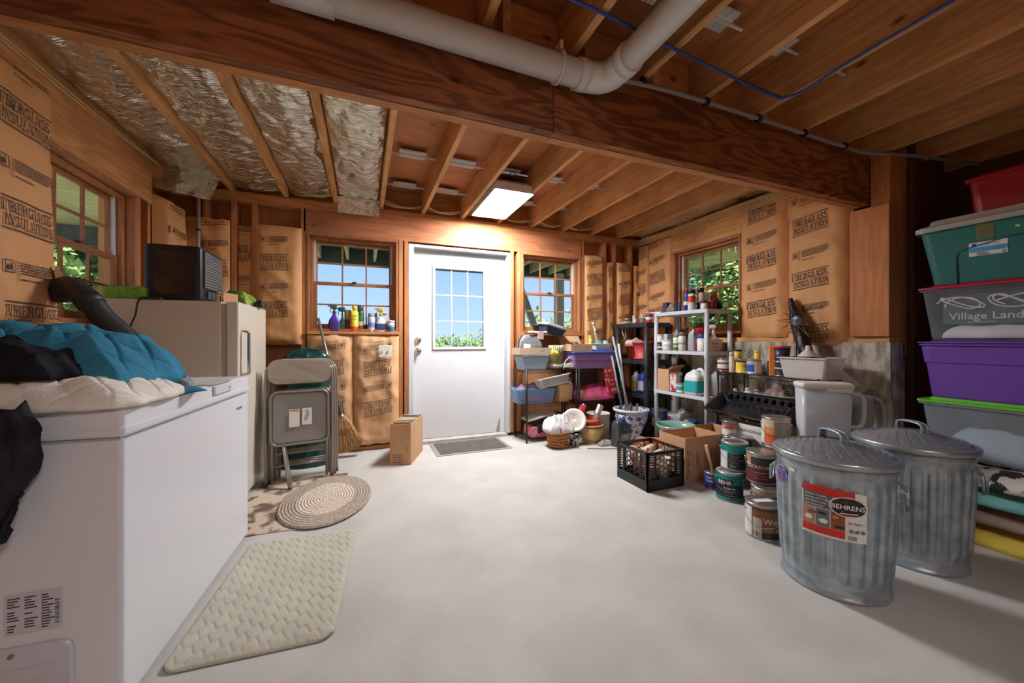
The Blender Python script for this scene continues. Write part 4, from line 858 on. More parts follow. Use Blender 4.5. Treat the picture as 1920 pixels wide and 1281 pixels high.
def jar(label, x, y, z, r, h, col, lidc, lh=.2, name='jar', cat='jar', taper=1.0, bands=(), group=None, texts=()):
    t = thing(name, label, cat, (x, y, z), group=group); hb = h*(1-lh); ms = [P(col)]; prof = [(r*taper*.97, 0), (r*taper, .004)]; mi = [0]
    for c, f in bands: ms.append(P(c)); prof.append((r*(taper+(1-taper)*f), f*hb)); mi.append(len(ms)-1)
    prof += [(r, hb)]; mi += [0]
    b = M(); b.lathe(prof, 28, mats=mi); bd = part('body', b, ms, t)
    b = M(); b.lathe([(r*1.04, hb+.0005), (r*1.04, h-.004), (r*.98, h), (0, h)], 28); part('lid', b, P(lidc), t)
    if texts:
        b = M(); [b.text(s, sz, cm(r+.0012, camang(x, y)), u, v) for s, sz, u, v, c in texts]; part('label', b, P(texts[0][4]), bd)
    return t
def spray_bottle(label, x, y, z, h=.26, w=.045, d=.03, col='5B3FA0', head='4A4B55', rz=None, labelc=None, name='spray_bottle', group=None):
    t = thing(name, label, 'spray bottle', (x, y, z), camang(x, y)+PI/2 if rz is None else rz, group=group)
    H = h*.62; ps = [(1, 0), (1.02, .02), (1.0, .45), (.9, .62), (.55, .8), (.32, .92), (.30, 1.0)]
    b = M(); b.loft([ring(w*q, d*(q if q > .5 else q*1.3), w*.5*q, H*f, 4) for q, f in ps], 0); part('bottle', b, P(col, .3), t)
    b = M(); b.lathe([(w*.36, H), (w*.36, H+.02), (w*.2, H+.025), (w*.18, H+.045)], 14); b.loft([[(x_, y_, zz) for x_, y_ in rrect(hx, .012, .006, 3, cx)] for zz, hx, cx in ((H+.04, .018, 0), (H+.055, .03, -.008), (H+.075, .036, -.010), (H+.085, .022, 0))], 0)
    b.tube([(-.03, 0, H+.06), (-.038, 0, H+.03), (-.033, 0, H+.005)], .004, 6); b.cyl((-.046, 0, H+.07), (-.058, 0, H+.07), .007, n=8); part('trigger_head', b, P(head), t)
    if labelc:
        b = M(); b.loft([ring(w*1.035, d*1.06, w*.5, H*.10, 4), ring(w*1.02, d*1.04, w*.5, H*.50, 4)], 0, (False, False)); part('label', b, P(labelc), t)
    return t
def jug(label, x, y, z, w, d, h, col, cap, rz=0, labelc=None, name='jug', cat='jug', neck=.3, handle=True, group=None, texts=()):
    t = thing(name, label, cat, (x, y, z), rz, group=group); w /= 2; d /= 2
    b = M(); b.loft([ring(w*.94, d*.94, min(w, d)*.4, 0, 4), ring(w, d, min(w, d)*.4, h*.03, 4), ring(w, d, min(w, d)*.4, h*.62, 4), ring(w*.85, d*.9, min(w, d)*.4, h*.76, 4), ring(w*neck*1.2, min(d*.6, w*neck*1.2), w*.2, h*.87, 4, -w*.3), ring(w*neck, min(d*.55, w*neck), w*.2, h*.92, 4, -w*.3)], 0)
    if handle: b.tube(bez([(-w*.05, 0, h*.89), (w*.4, 0, h*.93), (w*.78, 0, h*.86), (w*.9, 0, h*.62), (w*.8, 0, h*.5)], 4), min(w, d)*.2, 8)
    bd = part('body', b, P(col, .3), t)
    b = M(); b.lathe([(w*neck*1.15, h*.92), (w*neck*1.15, h-.003), (w*neck, h), (0, h)], 16, c=(-w*.3, 0, 0)); part('cap', b, P(cap), t)
    if labelc:
        b = M(); b.loft([ring(w*1.012, d*1.015, min(w, d)*.4, h*.10, 4), ring(w*1.012, d*1.015, min(w, d)*.4, h*.52, 4)], 0, (False, False)); part('label', b, P(labelc), bd)
    return t
def carton(label, x, y, z, w, d, h, rz=0, m=None, open_=False, flaps=(), name='cardboard_box', cat='box', group=None, texts=(), inside=None):
    """x,y = near-left corner of the footprint (local +x, +y)"""
    t = thing(name, label, cat, (x, y, z), rz, group=group); m = m or CARD; b = M(); q = .004
    if open_:
        for a, c in (((0, 0, 0), (w, q, h)), ((0, d-q, 0), (w, d, h)), ((0, q, 0), (q, d-q, h)), ((w-q, q, 0), (w, d-q, h)), ((q, q, 0), (w-q, d-q, q))): b.box(a, c)
        part('carton', b, m, t)
        for side, out in flaps:
            b = M(); L = min(w, d)*.45
            if side == 'f': b.poly([(0, 0, h), (w, 0, h), (w, -L*math.cos(out), h+L*math.sin(out)), (0, -L*math.cos(out), h+L*math.sin(out))])
            if side == 'b': b.poly([(0, d, h), (w, d, h), (w, d+L*math.cos(out), h+L*math.sin(out)), (0, d+L*math.cos(out), h+L*math.sin(out))])
            if side == 'l': b.poly([(0, 0, h), (0, d, h), (-L*math.cos(out), d, h+L*math.sin(out)), (-L*math.cos(out), 0, h+L*math.sin(out))])
            if side == 'r': b.poly([(w, 0, h), (w, d, h), (w+L*math.cos(out), d, h+L*math.sin(out)), (w+L*math.cos(out), 0, h+L*math.sin(out))])
            part('flap', b, inside or m, t, solid=.004)
    else: b.box((0, 0, 0), (w, d, h)); part('carton', b, m, t, bevel=.003)
    if texts:
        b = M()
        for face, s, sz, u, v, rot in texts:
            mp = {'f': lambda u, v: (u, -.0012, v), 'l': lambda u, v: (-.0012, d-u, v)}[face]; b.text(s, sz, mp, u, v, 0, rot)
        part('printing', b, INK, t)
    return t
def wire_shelf(label, x0, y0, x1, y1, zs, ztop=None, m=BLACKM, sag=0):
    t = thing('wire_shelf_unit', label, 'shelf', ((x0+x1)/2, (y0+y1)/2, 0)); hx, hy = (x1-x0)/2, (y1-y0)/2; zt = ztop or zs[-1]+.012
    for a in (-1, 1):
        for c in (-1, 1):
            b = M(); b.cyl((a*hx, c*hy, 0), (a*hx, c*hy, zt), .0105, n=12); part('post', b, m, t)
    for z in zs:
        b = M(); hx2, hy2 = hx-.006, hy-.006
        for dz in (0, -.026):
            b.tube([(-hx2, -hy2, z+dz), (hx2, -hy2, z+dz), (hx2, hy2, z+dz), (-hx2, hy2, z+dz)], .0032, 6, closed=True)
        for (p, q) in (((-hx2, -hy2), (hx2, -hy2)), ((-hx2, hy2), (hx2, hy2)), ((-hx2, -hy2), (-hx2, hy2)), ((hx2, -hy2), (hx2, hy2))):
            L = math.hypot(q[0]-p[0], q[1]-p[1]); n = int(L/.035)
            b.tube([(p[0]+(q[0]-p[0])*i/n, p[1]+(q[1]-p[1])*i/n, z-(.026 if i % 2 else 0)) for i in range(n+1)], .0018, 4)
        n = int(2*hy2/.024)
        if hx2 > hy2: n = int(2*hx2/.024)
        for i in range(1, n):
            if hx2 > hy2: xx = -hx2+2*hx2*i/n; b.tube([(xx, -hy2, z), (xx, hy2, z)], .0017, 4)
            else: yy = -hy2+2*hy2*i/n; b.tube([(-hx2, yy, z), (hx2, yy, z)], .0017, 4)
        part('wire_shelf', b, m, t)
    return t
def resin_shelf(label, x0, y0, x1, y1, zs, m, r=.022, lip=.045, solid_=True):
    t = thing('plastic_shelf_unit', label, 'shelf', ((x0+x1)/2, (y0+y1)/2, 0)); hx, hy = (x1-x0)/2, (y1-y0)/2
    for a in (-1, 1):
        for c in (-1, 1):
            b = M(); pr = [(r*1.05, 0)]; 
            for z in zs[:-1]: pr += [(r, z-lip-.03), (r*1.25, z-lip-.02), (r*1.25, z-lip)] if z > .2 else []
            pr.append((r, zs[-1]-lip)); b.lathe(pr, 16, c=(a*(hx-r), c*(hy-r), 0)); part('post', b, m, t)
    for z in zs:
        b = M(); b.loft([ring(hx, hy, .02, z-lip, 3), ring(hx, hy, .02, z, 3), ring(hx-.012, hy-.012, .015, z, 3), ring(hx-.014, hy-.014, .015, z-.006, 3)], 0, (False, True), sm=False)
        b.loft([ring(hx-.01, hy-.01, .015, z-lip, 3), ring(hx-.01, hy-.01, .015, z-lip+.01, 3)], 0, sm=False)
        part('shelf_board', b, m, t, bevel=.002)
    return t
def tote(label, x, y, z, hx, hy, h, body, lid, rz=0, taper=.9, lidh=.03, name='storage_tote', group=None, ridge=None, lip=.012, nolid=False, cat='storage bin', handle=None):
    t = thing(name, label, cat, (x, y, z), rz, group=group); r = min(hx, hy)*.18
    rs = [ring(hx*taper*.97, hy*taper*.97, r, 0, 5), ring(hx*taper, hy*taper, r, .01, 5)]
    if ridge:
        q = taper+(1-taper)*ridge; rs += [ring(hx*q, hy*q, r, h*ridge, 5), ring(hx*q+.006, hy*q+.006, r, h*ridge+.006, 5)]
        q2 = taper+(1-taper)*.93; rs += [ring(hx*q2+.006, hy*q2+.006, r, h*.90, 5)]
    rs += [ring(hx, hy, r, h*.94, 5), ring(hx+lip, hy+lip, r, h*.94, 5), ring(hx+lip, hy+lip, r, h*.97, 5), ring(hx, hy, r, h*.97, 5), ring(hx, hy, r, h-.001, 5)]
    if nolid: rs += [ring(hx-.003, hy-.003, r, h, 5), ring(hx*taper-.004, hy*taper-.004, r, .008, 5)]
    b = M(); b.loft(rs, 0, (True, nolid), sm=False); part('body', b, body, t)
    if not nolid:
        b = M(); e = lip+.004
        b.loft([ring(hx+e, hy+e, r, h-lidh*.3, 5), ring(hx+e, hy+e, r, h+lidh*.2, 5), ring(hx+e-.012, hy+e-.012, r, h+lidh*.35, 5), ring(hx-.02, hy-.02, r, h+lidh*.35, 5), ring(hx-.03, hy-.03, r, h+lidh, 5)], 0, (False, True), sm=False); part('lid', b, lid, t)
    return t
def pot(name, label, x, y, z, prof, m, cat='plant pot', n=36, parts=(), group=None, mats=None, rot=None, fn=None):
    t = thing(name, label, cat, (x, y, z), group=group); b = M(); b.lathe(prof, n, mats=mats, fn=fn); part('pot', b, m, t, solid=0)
    if rot: t.rotation_euler = rot
    return t

# ------------------------------------------------------------------ black wire shelves on the back wall
wire_shelf('black wire shelf unit just right of the white door', 1.61, 3.63, 2.22, 3.95, (.05, .41, .775))
wire_shelf('second black wire shelf unit from the white door, under the purple tote', 2.255, 3.63, 2.83, 3.95, (.05, .41, .775))
tote('small pale blue bin under a carton, top of the wire shelf by the door', 1.725, 3.76, .777, .155, .13, .155, P('9FB6C8', .4), P('8FA5B5', .5), taper=.86, lidh=.008, ridge=.6)
carton('shallow tan carton with arrow print on the pale blue bin', 1.53, 3.63, .942, .36, .24, .075, m=mat('tan_tray', 'CDB190', .8), open_=True, texts=(('f', 'oriental', .02, .26, .035, 0),))
t = thing('mesh_carrier', 'grey speckled mesh bag slumped over the tan carton by the right window', 'bag', (1.71, 3.78, .955))
b = M(); drape(b, .15, .09, .20, seed=31, wr=.02, k=1.7, nu=30, nv=20); part('bag', b, mat('mesh_grey', '77797B', .9, var=.5, vscale=60), t)
b = M(); b.tube(bez([(-.17, -.09, .02), (-.16, -.09, .14), (-.08, -.08, .22), (.06, -.07, .20)], 5), .006, 6); part('piping', b, BLACK, t)
b = M(); b.box((-.06, -.004, 0), (.02, 0, .11)); solo('white_card', b, PAPER, 'white card standing in the tan carton', 'card', (1.64, 3.655, .948), 0, rot=(R(-10), R(8), 0))
b = M(); drape(b, .045, .04, .06, seed=33, wr=.02, k=1.5, nu=16, nv=16, ws=20); solo('plastic_bag', b, P('DCDDE0', .3), 'little white plastic bag in the tan carton', 'bag', (1.74, 3.67, .948))
tote('navy plastic tray tilted over the mesh bag below the right back window', 2.00, 3.83, 1.17, .14, .10, .09, P('23364A', .35), P('9AA0A4', .3), rz=.05, taper=.82).rotation_euler = (R(6), R(14), .1)
b = M(); b.loft([ring(.12, .035, .02, 0), ring(.11, .03, .02, .03)], 0); b.box((-.01, -.05, -.06), (.05, -.02, .03)); solo('pink_handle_tool', b, P('C9A6A2', .5), 'dusty pink plastic sprayer head on top of the mesh bag', 'tool', (1.80, 3.76, 1.17), 0)
pot('flower_pot', 'small black flower pot on the ledge of the right back window', *on(1008, Y=4.03), 1.186, [(.04, 0), (.055, .085), (.062, .085), (.062, .10), (.055, .10)], mat('pot_black', '3A3B3C', .7))
# olive vase
t = thing('olive_vase', 'round olive green vase with cream dripping glaze beside the pale blue bin', 'vase', (2.03, 3.76, .777))
b = M(); pr = [(.048, 0), (.052, .01), (.075, .10), (.088, .17), (.088, .20), (.078, .235), (.066, .25), (.072, .268), (.078, .27), (.06, .262)]
b.lathe(pr, 40); part('body', b, mat('olive_glaze', '7B7638', .25, var=.2, vscale=9), t)
b = M(); rr = random.Random(2)
for k in range(22):
    a = 2*PI*k/22; zz = .262
    L = rr.uniform(.03, .07); pts = [(.078*math.cos(a), .078*math.sin(a), .265), (.080*math.cos(a), .080*math.sin(a), .235), (.0895*math.cos(a), .0895*math.sin(a), .21-L*.3)]
    b.tube(pts, [.009, .007, .004], 7)
part('drip_glaze', b, P('E4DCC0', .25), t, 'cream dripping glaze')
heap('yellow_cloth', 'crumpled yellow cloth between the tan carton and the olive vase', 'cloth', (1.945, 3.64, .94), [cloth('cloth_yellow', 'E8CE5E')], 0, hx=.05, hy=.035, H=.05, seed=35, wr=.02, k=1.5, ws=20, nu=20, nv=16)
rr = random.Random(5)
for s, x in (('left', 1.98), ('right', 2.14)):
    b = M(); pts = [(.055*math.cos(i*.9)*(1+.4*rr.random()), .04*math.sin(i*.9)*(1+.3*rr.random()), .008+.0018*i+.012*rr.random()) for i in range(26)]; b.tube(bez(pts, 3), .004, 5)
    solo('cord_bundle', b, P('D8D6CE', .7), f'tangled white cord on the wire shelf in front of the olive vase, {s} one', 'cord', (x, 3.665, .780))
b = M(); b.tube(bez([(0, 0, .0), (.02, 0, .08), (.08, 0, .13), (.12, 0, .10), (.12, 0, .02)], 5), .004, 6); solo('white_cable_loop', b, P('E3E2DE', .5), 'loop of white cable standing against the purple tote', 'cable', (2.05, 3.62, .78))
# middle level
CLB = mat('clear_blue', '7FA9D6', .2, alpha=.75)
tote('see-through light blue bin sticking out of the middle wire shelf by the door', 1.75, 3.785, .413, .235, .115, .16, CLB, CLB, taper=.9, nolid=True)
heap('mauve_cloth', 'mauve and grey cloth stuffed into the see-through blue bin', 'cloth', (1.70, 3.76, .45), [cloth('cloth_mauve', 'A486A3')], 0, hx=.17, hy=.09, H=.16, seed=36, wr=.03, k=1.6, ws=12, nu=26, nv=20)
t = thing('laundry_basket', 'white perforated plastic basket tipped onto the see-through blue bin', 'basket', (1.93, 3.66, .64)); t.rotation_euler = (R(-12), R(-9), 0)
b = M(); b.loft([ring(.16, .08, .03, -.045, 4), ring(.185, .10, .04, .045, 4), ring(.20, .115, .04, .045, 4), ring(.20, .115, .04, .055, 4), ring(.18, .095, .04, .05, 4), ring(.155, .075, .03, -.038, 4)], 0, (True, True), sm=False); part('basket', b, P('E6E6E4', .4), t)
b = M()
for j in range(4):
    for i in range(15): b.box((-.15+.021*i, -.088-.0058*j-.001, -.03+.018*j), (-.140+.021*i, -.086-.0058*j, -.021+.018*j))
part('holes', b, P('6E7276', .6), t, 'dark rows of slots')
tote('tan tapered plastic bin behind the white basket', 2.085, 3.76, .413, .075, .12, .20, P('D3B57C', .5), P('D3B57C', .5), taper=.85, nolid=True)
jug('cloudy white jug at the right end of the middle shelf by the door', 2.20, 3.80, .413, .10, .10, .26, 'D6D3C6', 'CFCFC6')
# lowest level
b = M(); b.loft([[(x, y, z+.25*x) for x, y, z in ring(.20, .15, .04, zz, 4)] for zz in (0, .09)], 0, sm=False); solo('black_tray', b, BLACK, 'black plastic pan leaning under the see-through blue bin', 'tray', (1.93, 3.79, .13), bevel=.01)
carton('red and pink patterned gift box on the bottom wire shelf by the door', 1.68, 3.65, .053, .27, .22, .105, m=mat('gift_pink', 'D2596B', .5, var=.2, vscale=30, col2='E9A9AE', ramp=(.47, .53)), name='gift_box')
b = M(); b.loft([[(x, y+.0, z+.20*x+.1) for x, y, z in ring(.17, .11, .03, zz, 3)] for zz in (0, .012)], 0); solo('white_board', b, P('D8D6CF', .5), 'pale flat lid lying aslant over the pink gift box', 'lid', (1.82, 3.78, .15))
# second unit
PUR = P('836195', .4)
tote('purple tote with blue lid on the second wire shelf', 2.46, 3.77, .777, .285, .155, .185, PUR, P('3F5FA8', .4), taper=.92, ridge=.5)
carton('open brown carton with papers on the blue lid of the purple tote', 2.15, 3.63, .975, .28, .24, .08, m=CARD, open_=True, texts=(('f', 'uline', .018, .05, .04, 0), ('f', 'uline', .018, .21, .04, 0)), flaps=(('b', R(60)),))
for k, (c, xx, rt) in enumerate((('2E4A33', .05, 20), ('B9C7A8', .10, -12), ('30332F', .15, 25), ('3E6B54', .19, -20))):
    b = M(); b.box((-.05, -.003, 0), (.06, .003, .11)); solo('pamphlet', b, P(c, .6), ['dark green', 'pale green', 'black', 'sea green'][k]+' booklet poking out of the open brown carton', 'booklet', (2.15+xx, 3.70+.03*k, .982), rot=(R(-35), R(rt), 0))
tote('white plastic tub on the right end of the purple tote', 2.60, 3.75, .975, .115, .10, .085, P('E4E3DC', .4), P('E4E3DC', .4), taper=.85, nolid=True)
spray_can('yellow bottle standing in the white tub', 2.52, 3.80, .985, .022, .17, 'E8CF62', 'E8CF62')
jar('teal glass bowl sitting in the white tub', 2.61, 3.76, .985, .05, .11, '3F9C8C', '58B09E', .1, name='glass_bowl', cat='bowl')
jar('clear plastic cup in the white tub', 2.675, 3.73, .985, .035, .11, 'B9C4C4', 'C9D2D2', .1, name='plastic_cup', cat='cup')
for k, (xa_, ya_, za_, xb_, yb_, zb_, c, s) in enumerate(((2.69, 3.60, 1.14, 2.735, 3.38, .33, 'A8A9AB', 'left grey metal pole leaning beside the purple tote'), (2.735, 3.55, 1.06, 2.80, 3.50, .33, 'C3C9D2', 'middle white and blue pole leaning beside the purple tote'), (2.66, 3.58, .92, 2.76, 3.53, .34, '8D9196', 'short grey pole behind the blue and white planter'))):
    b = M(); b.tube([(xa_, ya_, za_), (xb_, yb_, zb_)], .012, 10); solo('mop_pole', b, P(c, .3), s, 'pole', group='poles by the purple tote')
b = M(); b.tube([(2.62, 3.90, 1.30), (2.66, 3.90, 1.16), (2.70, 3.88, 1.0)], [.006, .011, .008], 8); b.tube([(2.64, 3.90, 1.22), (2.66, 3.89, 1.22)], .016, 8); b.cyl((2.61, 3.90, 1.29), (2.63, 3.90, 1.31), .02, n=10); solo('white_pole', b, P('DDD6CC', .4), 'knobbly white rod standing behind the white tub by the brown paper', 'rod')
heap('pink_blanket', 'bright pink and brown printed blanket bundled on the second wire shelf', 'blanket', (2.52, 3.77, .413), [mat('blanket_pink', 'D94B8A', .9, var=.2, vscale=16, col2='A07A66', ramp=(.44, .5), bump=.3, bscale=60)], 0, hx=.26, hy=.14, H=.15, seed=41, wr=.04, k=1.8, ws=11)
carton('dark brown carton at the back of the second wire shelf', 2.34, 3.83, .60, .28, .10, .15, m=P('4C3527', .8)).location.z = .58
carton('slanted red and white gift wrap box on the second wire shelf', 2.66, 3.62, .45, .13, .05, .33, m=mat('gift_red', 'B3202F', .5, var=.2, vscale=26, col2='E6DDDD', ramp=(.40, .44)), name='gift_box').rotation_euler = (0, R(-12), 0)
b = M(); b.loft([ring(.25, .13, .03, 0), ring(.27, .15, .04, .09)], 0, sm=False); solo('black_crate', b, BLACK, 'black plastic crate under the pink blanket', 'crate', (2.54, 3.79, .053), bevel=.008)

# ------------------------------------------------------------------ black resin shelf in the right back corner
BR = mat('resin_black', '2B2E33', .5)
resin_shelf('charcoal plastic shelf unit in the right back corner', 3.0, 3.40, 3.37, 3.97, (.10, .47, .87, 1.305), BR, .026, .05)
x, y = 3.16, 3.80; pot('flower_pot', 'orange terracotta planter on the charcoal corner shelf', x, y, .871, [(.075, 0), (.10, .15), (.112, .15), (.112, .175), (.10, .175), (.09, .14)], P('C4673C', .7))
x, y = on(1205, X=3.17); pot('flower_pot', 'coral red planter with saucer on the charcoal corner shelf', x, y, .871, [(.10, 0), (.10, .018), (.08, .02), (.10, .12), (.115, .19), (.125, .19), (.125, .215), (.112, .215), (.10, .17)], P('D8545A', .5))
heap('white_bundle', 'white cloth bundle with rope lying on the orange terracotta planter', 'cloth', (3.16, 3.79, 1.047), [cloth('cloth_white', 'CFCCC2')], 0, hx=.09, hy=.10, H=.07, seed=43, wr=.025, k=1.5, ws=15, nu=26, nv=26)
b = M(); b.tube(bez([(0, 0, 0), (-.03, .02, .10), (0, .04, .21), (.03, .03, .12), (.01, .0, .02)], 6), .004, 6); solo('white_rope_loop', b, P('E0DCD2', .7), 'standing loop of white rope above the white cloth bundle', 'rope', (*on(1172, X=3.08), 1.115))
x, y = on(1193, X=3.13); jug('small white cleaner jug with yellow label on the charcoal corner shelf', x, y, .472, .075, .10, .25, 'E2E2DE', 'E2E2DE', PI/2, 'B7B04A')
x, y = on(1207, X=3.14); jug('tall blue detergent jug on the charcoal corner shelf', x, y, .472, .10, .12, .27, '2D4FA8', 'E2E2E2', PI/2, 'C9CFE3')
jar('small white jar on the top left end of the charcoal corner shelf', *on(1160, X=3.08), 1.307, .03, .05, 'CFC9BC', 'C9C4B8')
heap('small_rag', 'pale rag lying on top of the charcoal corner shelf', 'rag', (*on(1176, X=3.12), 1.307), [cloth('rag_pale', 'B5AB9A')], .2, hx=.09, hy=.07, H=.035, seed=44, wr=.015, k=1.5, ws=15, nu=20, nv=16)
jar('red and white tin on the near corner of the charcoal corner shelf', *on(1217, X=3.10), 1.307, .04, .12, 'C6403C', 'B8B8B8', .1, bands=(('C6403C', .3), ('E5E2DC', .6), ('2A3C7C', .8)), name='tin', cat='tin')
rr = random.Random(8)
for k in range(5):
    x, y = 3.10+.05*(k % 2), 3.56+.075*k; jar(['squat brown', 'tall grey', 'squat white', 'tall clear', 'small dark'][k]+' bottle in the row on top of the charcoal corner shelf', x, y, 1.307, .022, .07+.03*(k % 2), ['6A5344', '8A8F92', 'D2CFC6', 'A9B3B0', '3A3230'][k], 'D6D6D6', .25, name='small_bottle', cat='bottle')

# ------------------------------------------------------------------ light grey resin shelf on the right wall
SH = dict(x0=3.017, y0=2.60, x1=3.365, y1=3.30)
resin_shelf('light grey plastic shelf unit before the right wall window', SH['x0'], SH['y0'], SH['x1'], SH['y1'], (.13, .555, .99, 1.40), mat('resin_light', 'C4C8CE', .45), .020, .035)
zt = 1.401
def top(px, X=3.12): return on(px, X=X)
carton('small purple-black box full of oddments on the grey shelf top', *top(1250, 3.06), zt, .07, .06, .11, PI/2*0, m=P('3A2E4A', .5), open_=True)
heap('clutter', 'dirty gloves and wires beside the purple-black box on the grey shelf top', 'gloves', (*top(1262, 3.10), zt), [cloth('glove_dirty', '8A8078', var=.4)], 0, hx=.05, hy=.06, H=.09, seed=51, wr=.04, k=1.5, ws=20, nu=20, nv=20)
b = M(); b.loft([ring(.055, .08, .01, 0), ring(.055, .08, .01, .012)], 0); solo('paper_scrap', b, PAPER, 'crumpled white paper at the left end of the grey shelf top', 'paper', (*top(1236, 3.08), zt))
spray_can('tiny blue and white tube bottle on the grey shelf top', *top(1274, 3.05), zt, .014, .11, '2E4FA0', 'DADADA', nozzle=True)
spray_can('tall blue spray can with red nozzle on the grey shelf top', *top(1288, 3.16), zt, .033, .25, '2A3F86', 'C8322F', bands=(('2A3F86', .35), ('E4E2DC', .55), ('2A3F86', .75)), nozzle=True)
spray_can('white spray can with black cap at the front of the grey shelf top', *top(1297, 3.06), zt, .036, .205, 'D9D6CE', '1A1A1C', bands=(('D9D6CE', .3), ('C9C6BE', .5), ('BE3B34', .9)))
spray_can('cream spray can with black cap behind the small white jar', *top(1314, 3.14), zt, .036, .22, 'D8D0BD', '1D1A1A', bands=(('2C3555', .45),))
jar('small white jar with brown lid at the corner of the grey shelf top', *top(1320, 3.05), zt, .030, .085, 'E0DDD6', '4A3028', .35)
carton('red and black box on the grey shelf top', *top(1333, 3.10), zt, .075, .07, .16, 0, m=mat('box_red_black', 'C2352C', .4, var=.1, vscale=14, col2='2A1E1C', ramp=(.48, .5)))
b = M(); b.box((0, 0, 0), (.04, .20, .15)); solo('black_case', b, BLACK, 'black flat case leaning on the red and black box', 'case', (3.23, 2.62, 1.43), rot=(R(-38), 0, 0), bevel=.008)
b = M(); b.lathe([(0, 0), (.03, .006), (.042, .035), (.035, .06), (0, .075)], 18); solo('green_ball', b, P('7E9A58', .7), 'small dull green ball at the right end of the grey shelf top', 'ball', (*top(1362, 3.25), zt))
zt = .991
jar('dark jar below a stacked white tin at the left of the second grey shelf', *on(1238, X=3.06), zt, .033, .085, '2C3438', '2C3438', .2, bands=(('2C3438', .3), ('C9C5BC', .6)))
jar('white tin stacked on the dark jar of the second grey shelf', *on(1238, X=3.06), zt+.086, .034, .085, 'D9D7D0', 'C4C2BC', .12, name='tin', cat='tin')
jar('wide white tub with green print on the second grey shelf', *on(1251, X=3.07), zt, .055, .115, 'DCE0D8', 'E6E6E2', .12, taper=.88, texts=(('DryDex', .022, 0, .05, '4E8A5A'),), name='tub', cat='tub')
spray_can('white aerosol with green leaf pattern on the second grey shelf', *on(1268, X=3.05), zt, .032, .17, 'D5DCCB', '8A8F86', bands=(('4E7A48', .3), ('D5DCCB', .4), ('5E8A58', .6)))
spray_can('white aerosol with grey cap in front on the second grey shelf', *on(1279, X=3.05), zt, .036, .19, 'DAD9D4', '6B6B6D', bands=(('DAD9D4', .45), ('9A9A98', .6)))
carton('white carton at the back left of the second grey shelf', *on(1251, X=3.24), zt, .09, .07, .18, 0, m=P('D9D9D4', .6))
spray_can('amber bottle on the second grey shelf behind the clear bottle', *on(1288, X=3.14), zt, .028, .15, 'A8702E', '2A2A2C')
jug('clear grey plastic bottle in the middle of the second grey shelf', *on(1300, X=3.07), zt, .075, .08, .24, '9EA2A4', '3C3D42', PI/2, neck=.4, handle=False, name='clear_bottle', cat='bottle')
spray_bottle('dark spray bottle with yellow trigger at the back of the second grey shelf', *on(1300, X=3.27), zt, .30, .04, .03, '2B2B3A', 'D8B93C')
jar('white canister with blue lid on the second grey shelf', *on(1316, X=3.07), zt, .042, .16, 'DBDAD6', '2E56A8', .2)
tote('pale pink lettered plastic basket at the right of the second grey shelf', 3.19, 2.755, zt, .125, .09, .12, mat('pink_white', 'E6CFCB', .5), P('E6CFCB', .5), taper=.92, nolid=True)
b = M(); mp = lambda u, v: (3.05+u, 2.655, v+zt)
for k, c in enumerate(('MAGIC', 'WHITE')): b.text(c, .030, mp, .14, .065-.035*k)
solo('basket_lettering', b, P('B8544E', .6), 'red lettering on the pale pink basket front', 'lettering')
spray_bottle('red trigger bottle standing in the pale pink basket', 3.09, 2.74, zt+.012, .22, .035, .03, 'B3242B', 'B3242B')
spray_bottle('white trigger spray bottle in the pale pink basket', 3.22, 2.70, zt+.012, .27, .045, .03, 'DEDBD6', 'D9CFC9')
pot('flower_pot', 'brown ceramic bowl on the ledge of the right wall window', *on(1324, X=3.46), 1.196, [(.04, 0), (.06, .05), (.085, .085), (.095, .09), (.085, .085)], P('7A5A3C', .4))
b = M(); b.tube([(3.30, 3.15, 1.10), (3.30, 2.92, 1.10)], .022, 12); solo('rolled_tube', b, P('C98A5A', .6), 'tan roll lying at the back of the second grey shelf', 'roll')
carton('grey carton lying under the tan roll', 3.23, 2.90, zt, .10, .26, .08, m=P('55504C', .8))
zt = .556
carton('open brown carton at the left of the third grey shelf', 3.03, 3.09, zt, .17, .16, .23, 0, open_=True, flaps=(('f', R(35)), ('r', R(40))), inside=CARDI)
carton('red and white milk-style carton on the third grey shelf', *on(1268, X=3.06), zt, .11, .09, .20, .2, m=mat('carton_red_white', 'DAD7D2', .5, var=.1, vscale=7, col2='B3363A', ramp=(.46, .5)))
paint_can('small white and teal tin on the third grey shelf', *on(1276, X=3.05), zt, .042, .10, (('E0E0DC', .25), ('2E9DB0', .8), ('E0E0DC', 1)), bail=False)
jug('small bright green bottle on the third grey shelf', *on(1288, X=3.05), zt, .05, .05, .17, '4FAE3C', '4FAE3C', PI/2, handle=False)
jug('big white antifreeze jug with teal label on the third grey shelf', 3.12, 2.80, zt, .17, .21, .27, 'DFE2DE', '3A3B3D', -PI/2, '22A0A8', texts=())
jug('big grey jug at the right end of the third grey shelf', 3.24, 2.66, zt, .13, .11, .26, '9B9D9E', '8B8C8D', -PI/2, '8A8A86')
heap('black_sack', 'black sack slumped at the back of the third grey shelf', 'sack', (3.282, 3.15, zt), [cloth('sack_black', '202124', .5)], 0, hx=.065, hy=.10, H=.33, seed=55, wr=.03, k=1.5, ws=9, nu=24, nv=24)
zt = .131
jug('grey canister with moulded handle on the bottom grey shelf', 3.18, 3.04, zt, .11, .22, .24, '8F8F8B', '77787A', PI/2, name='canister', cat='canister')
paint_can('white and navy paint can at the left of the bottom grey shelf', *on(1236, X=3.12), zt, .083, .19, (('E0E0E0', .55), ('34527E', 1)), patches=((.01, .03, .12, .10, '2B3138'), (.0, .10, .12, .165, '2F4F80')), bail=True)
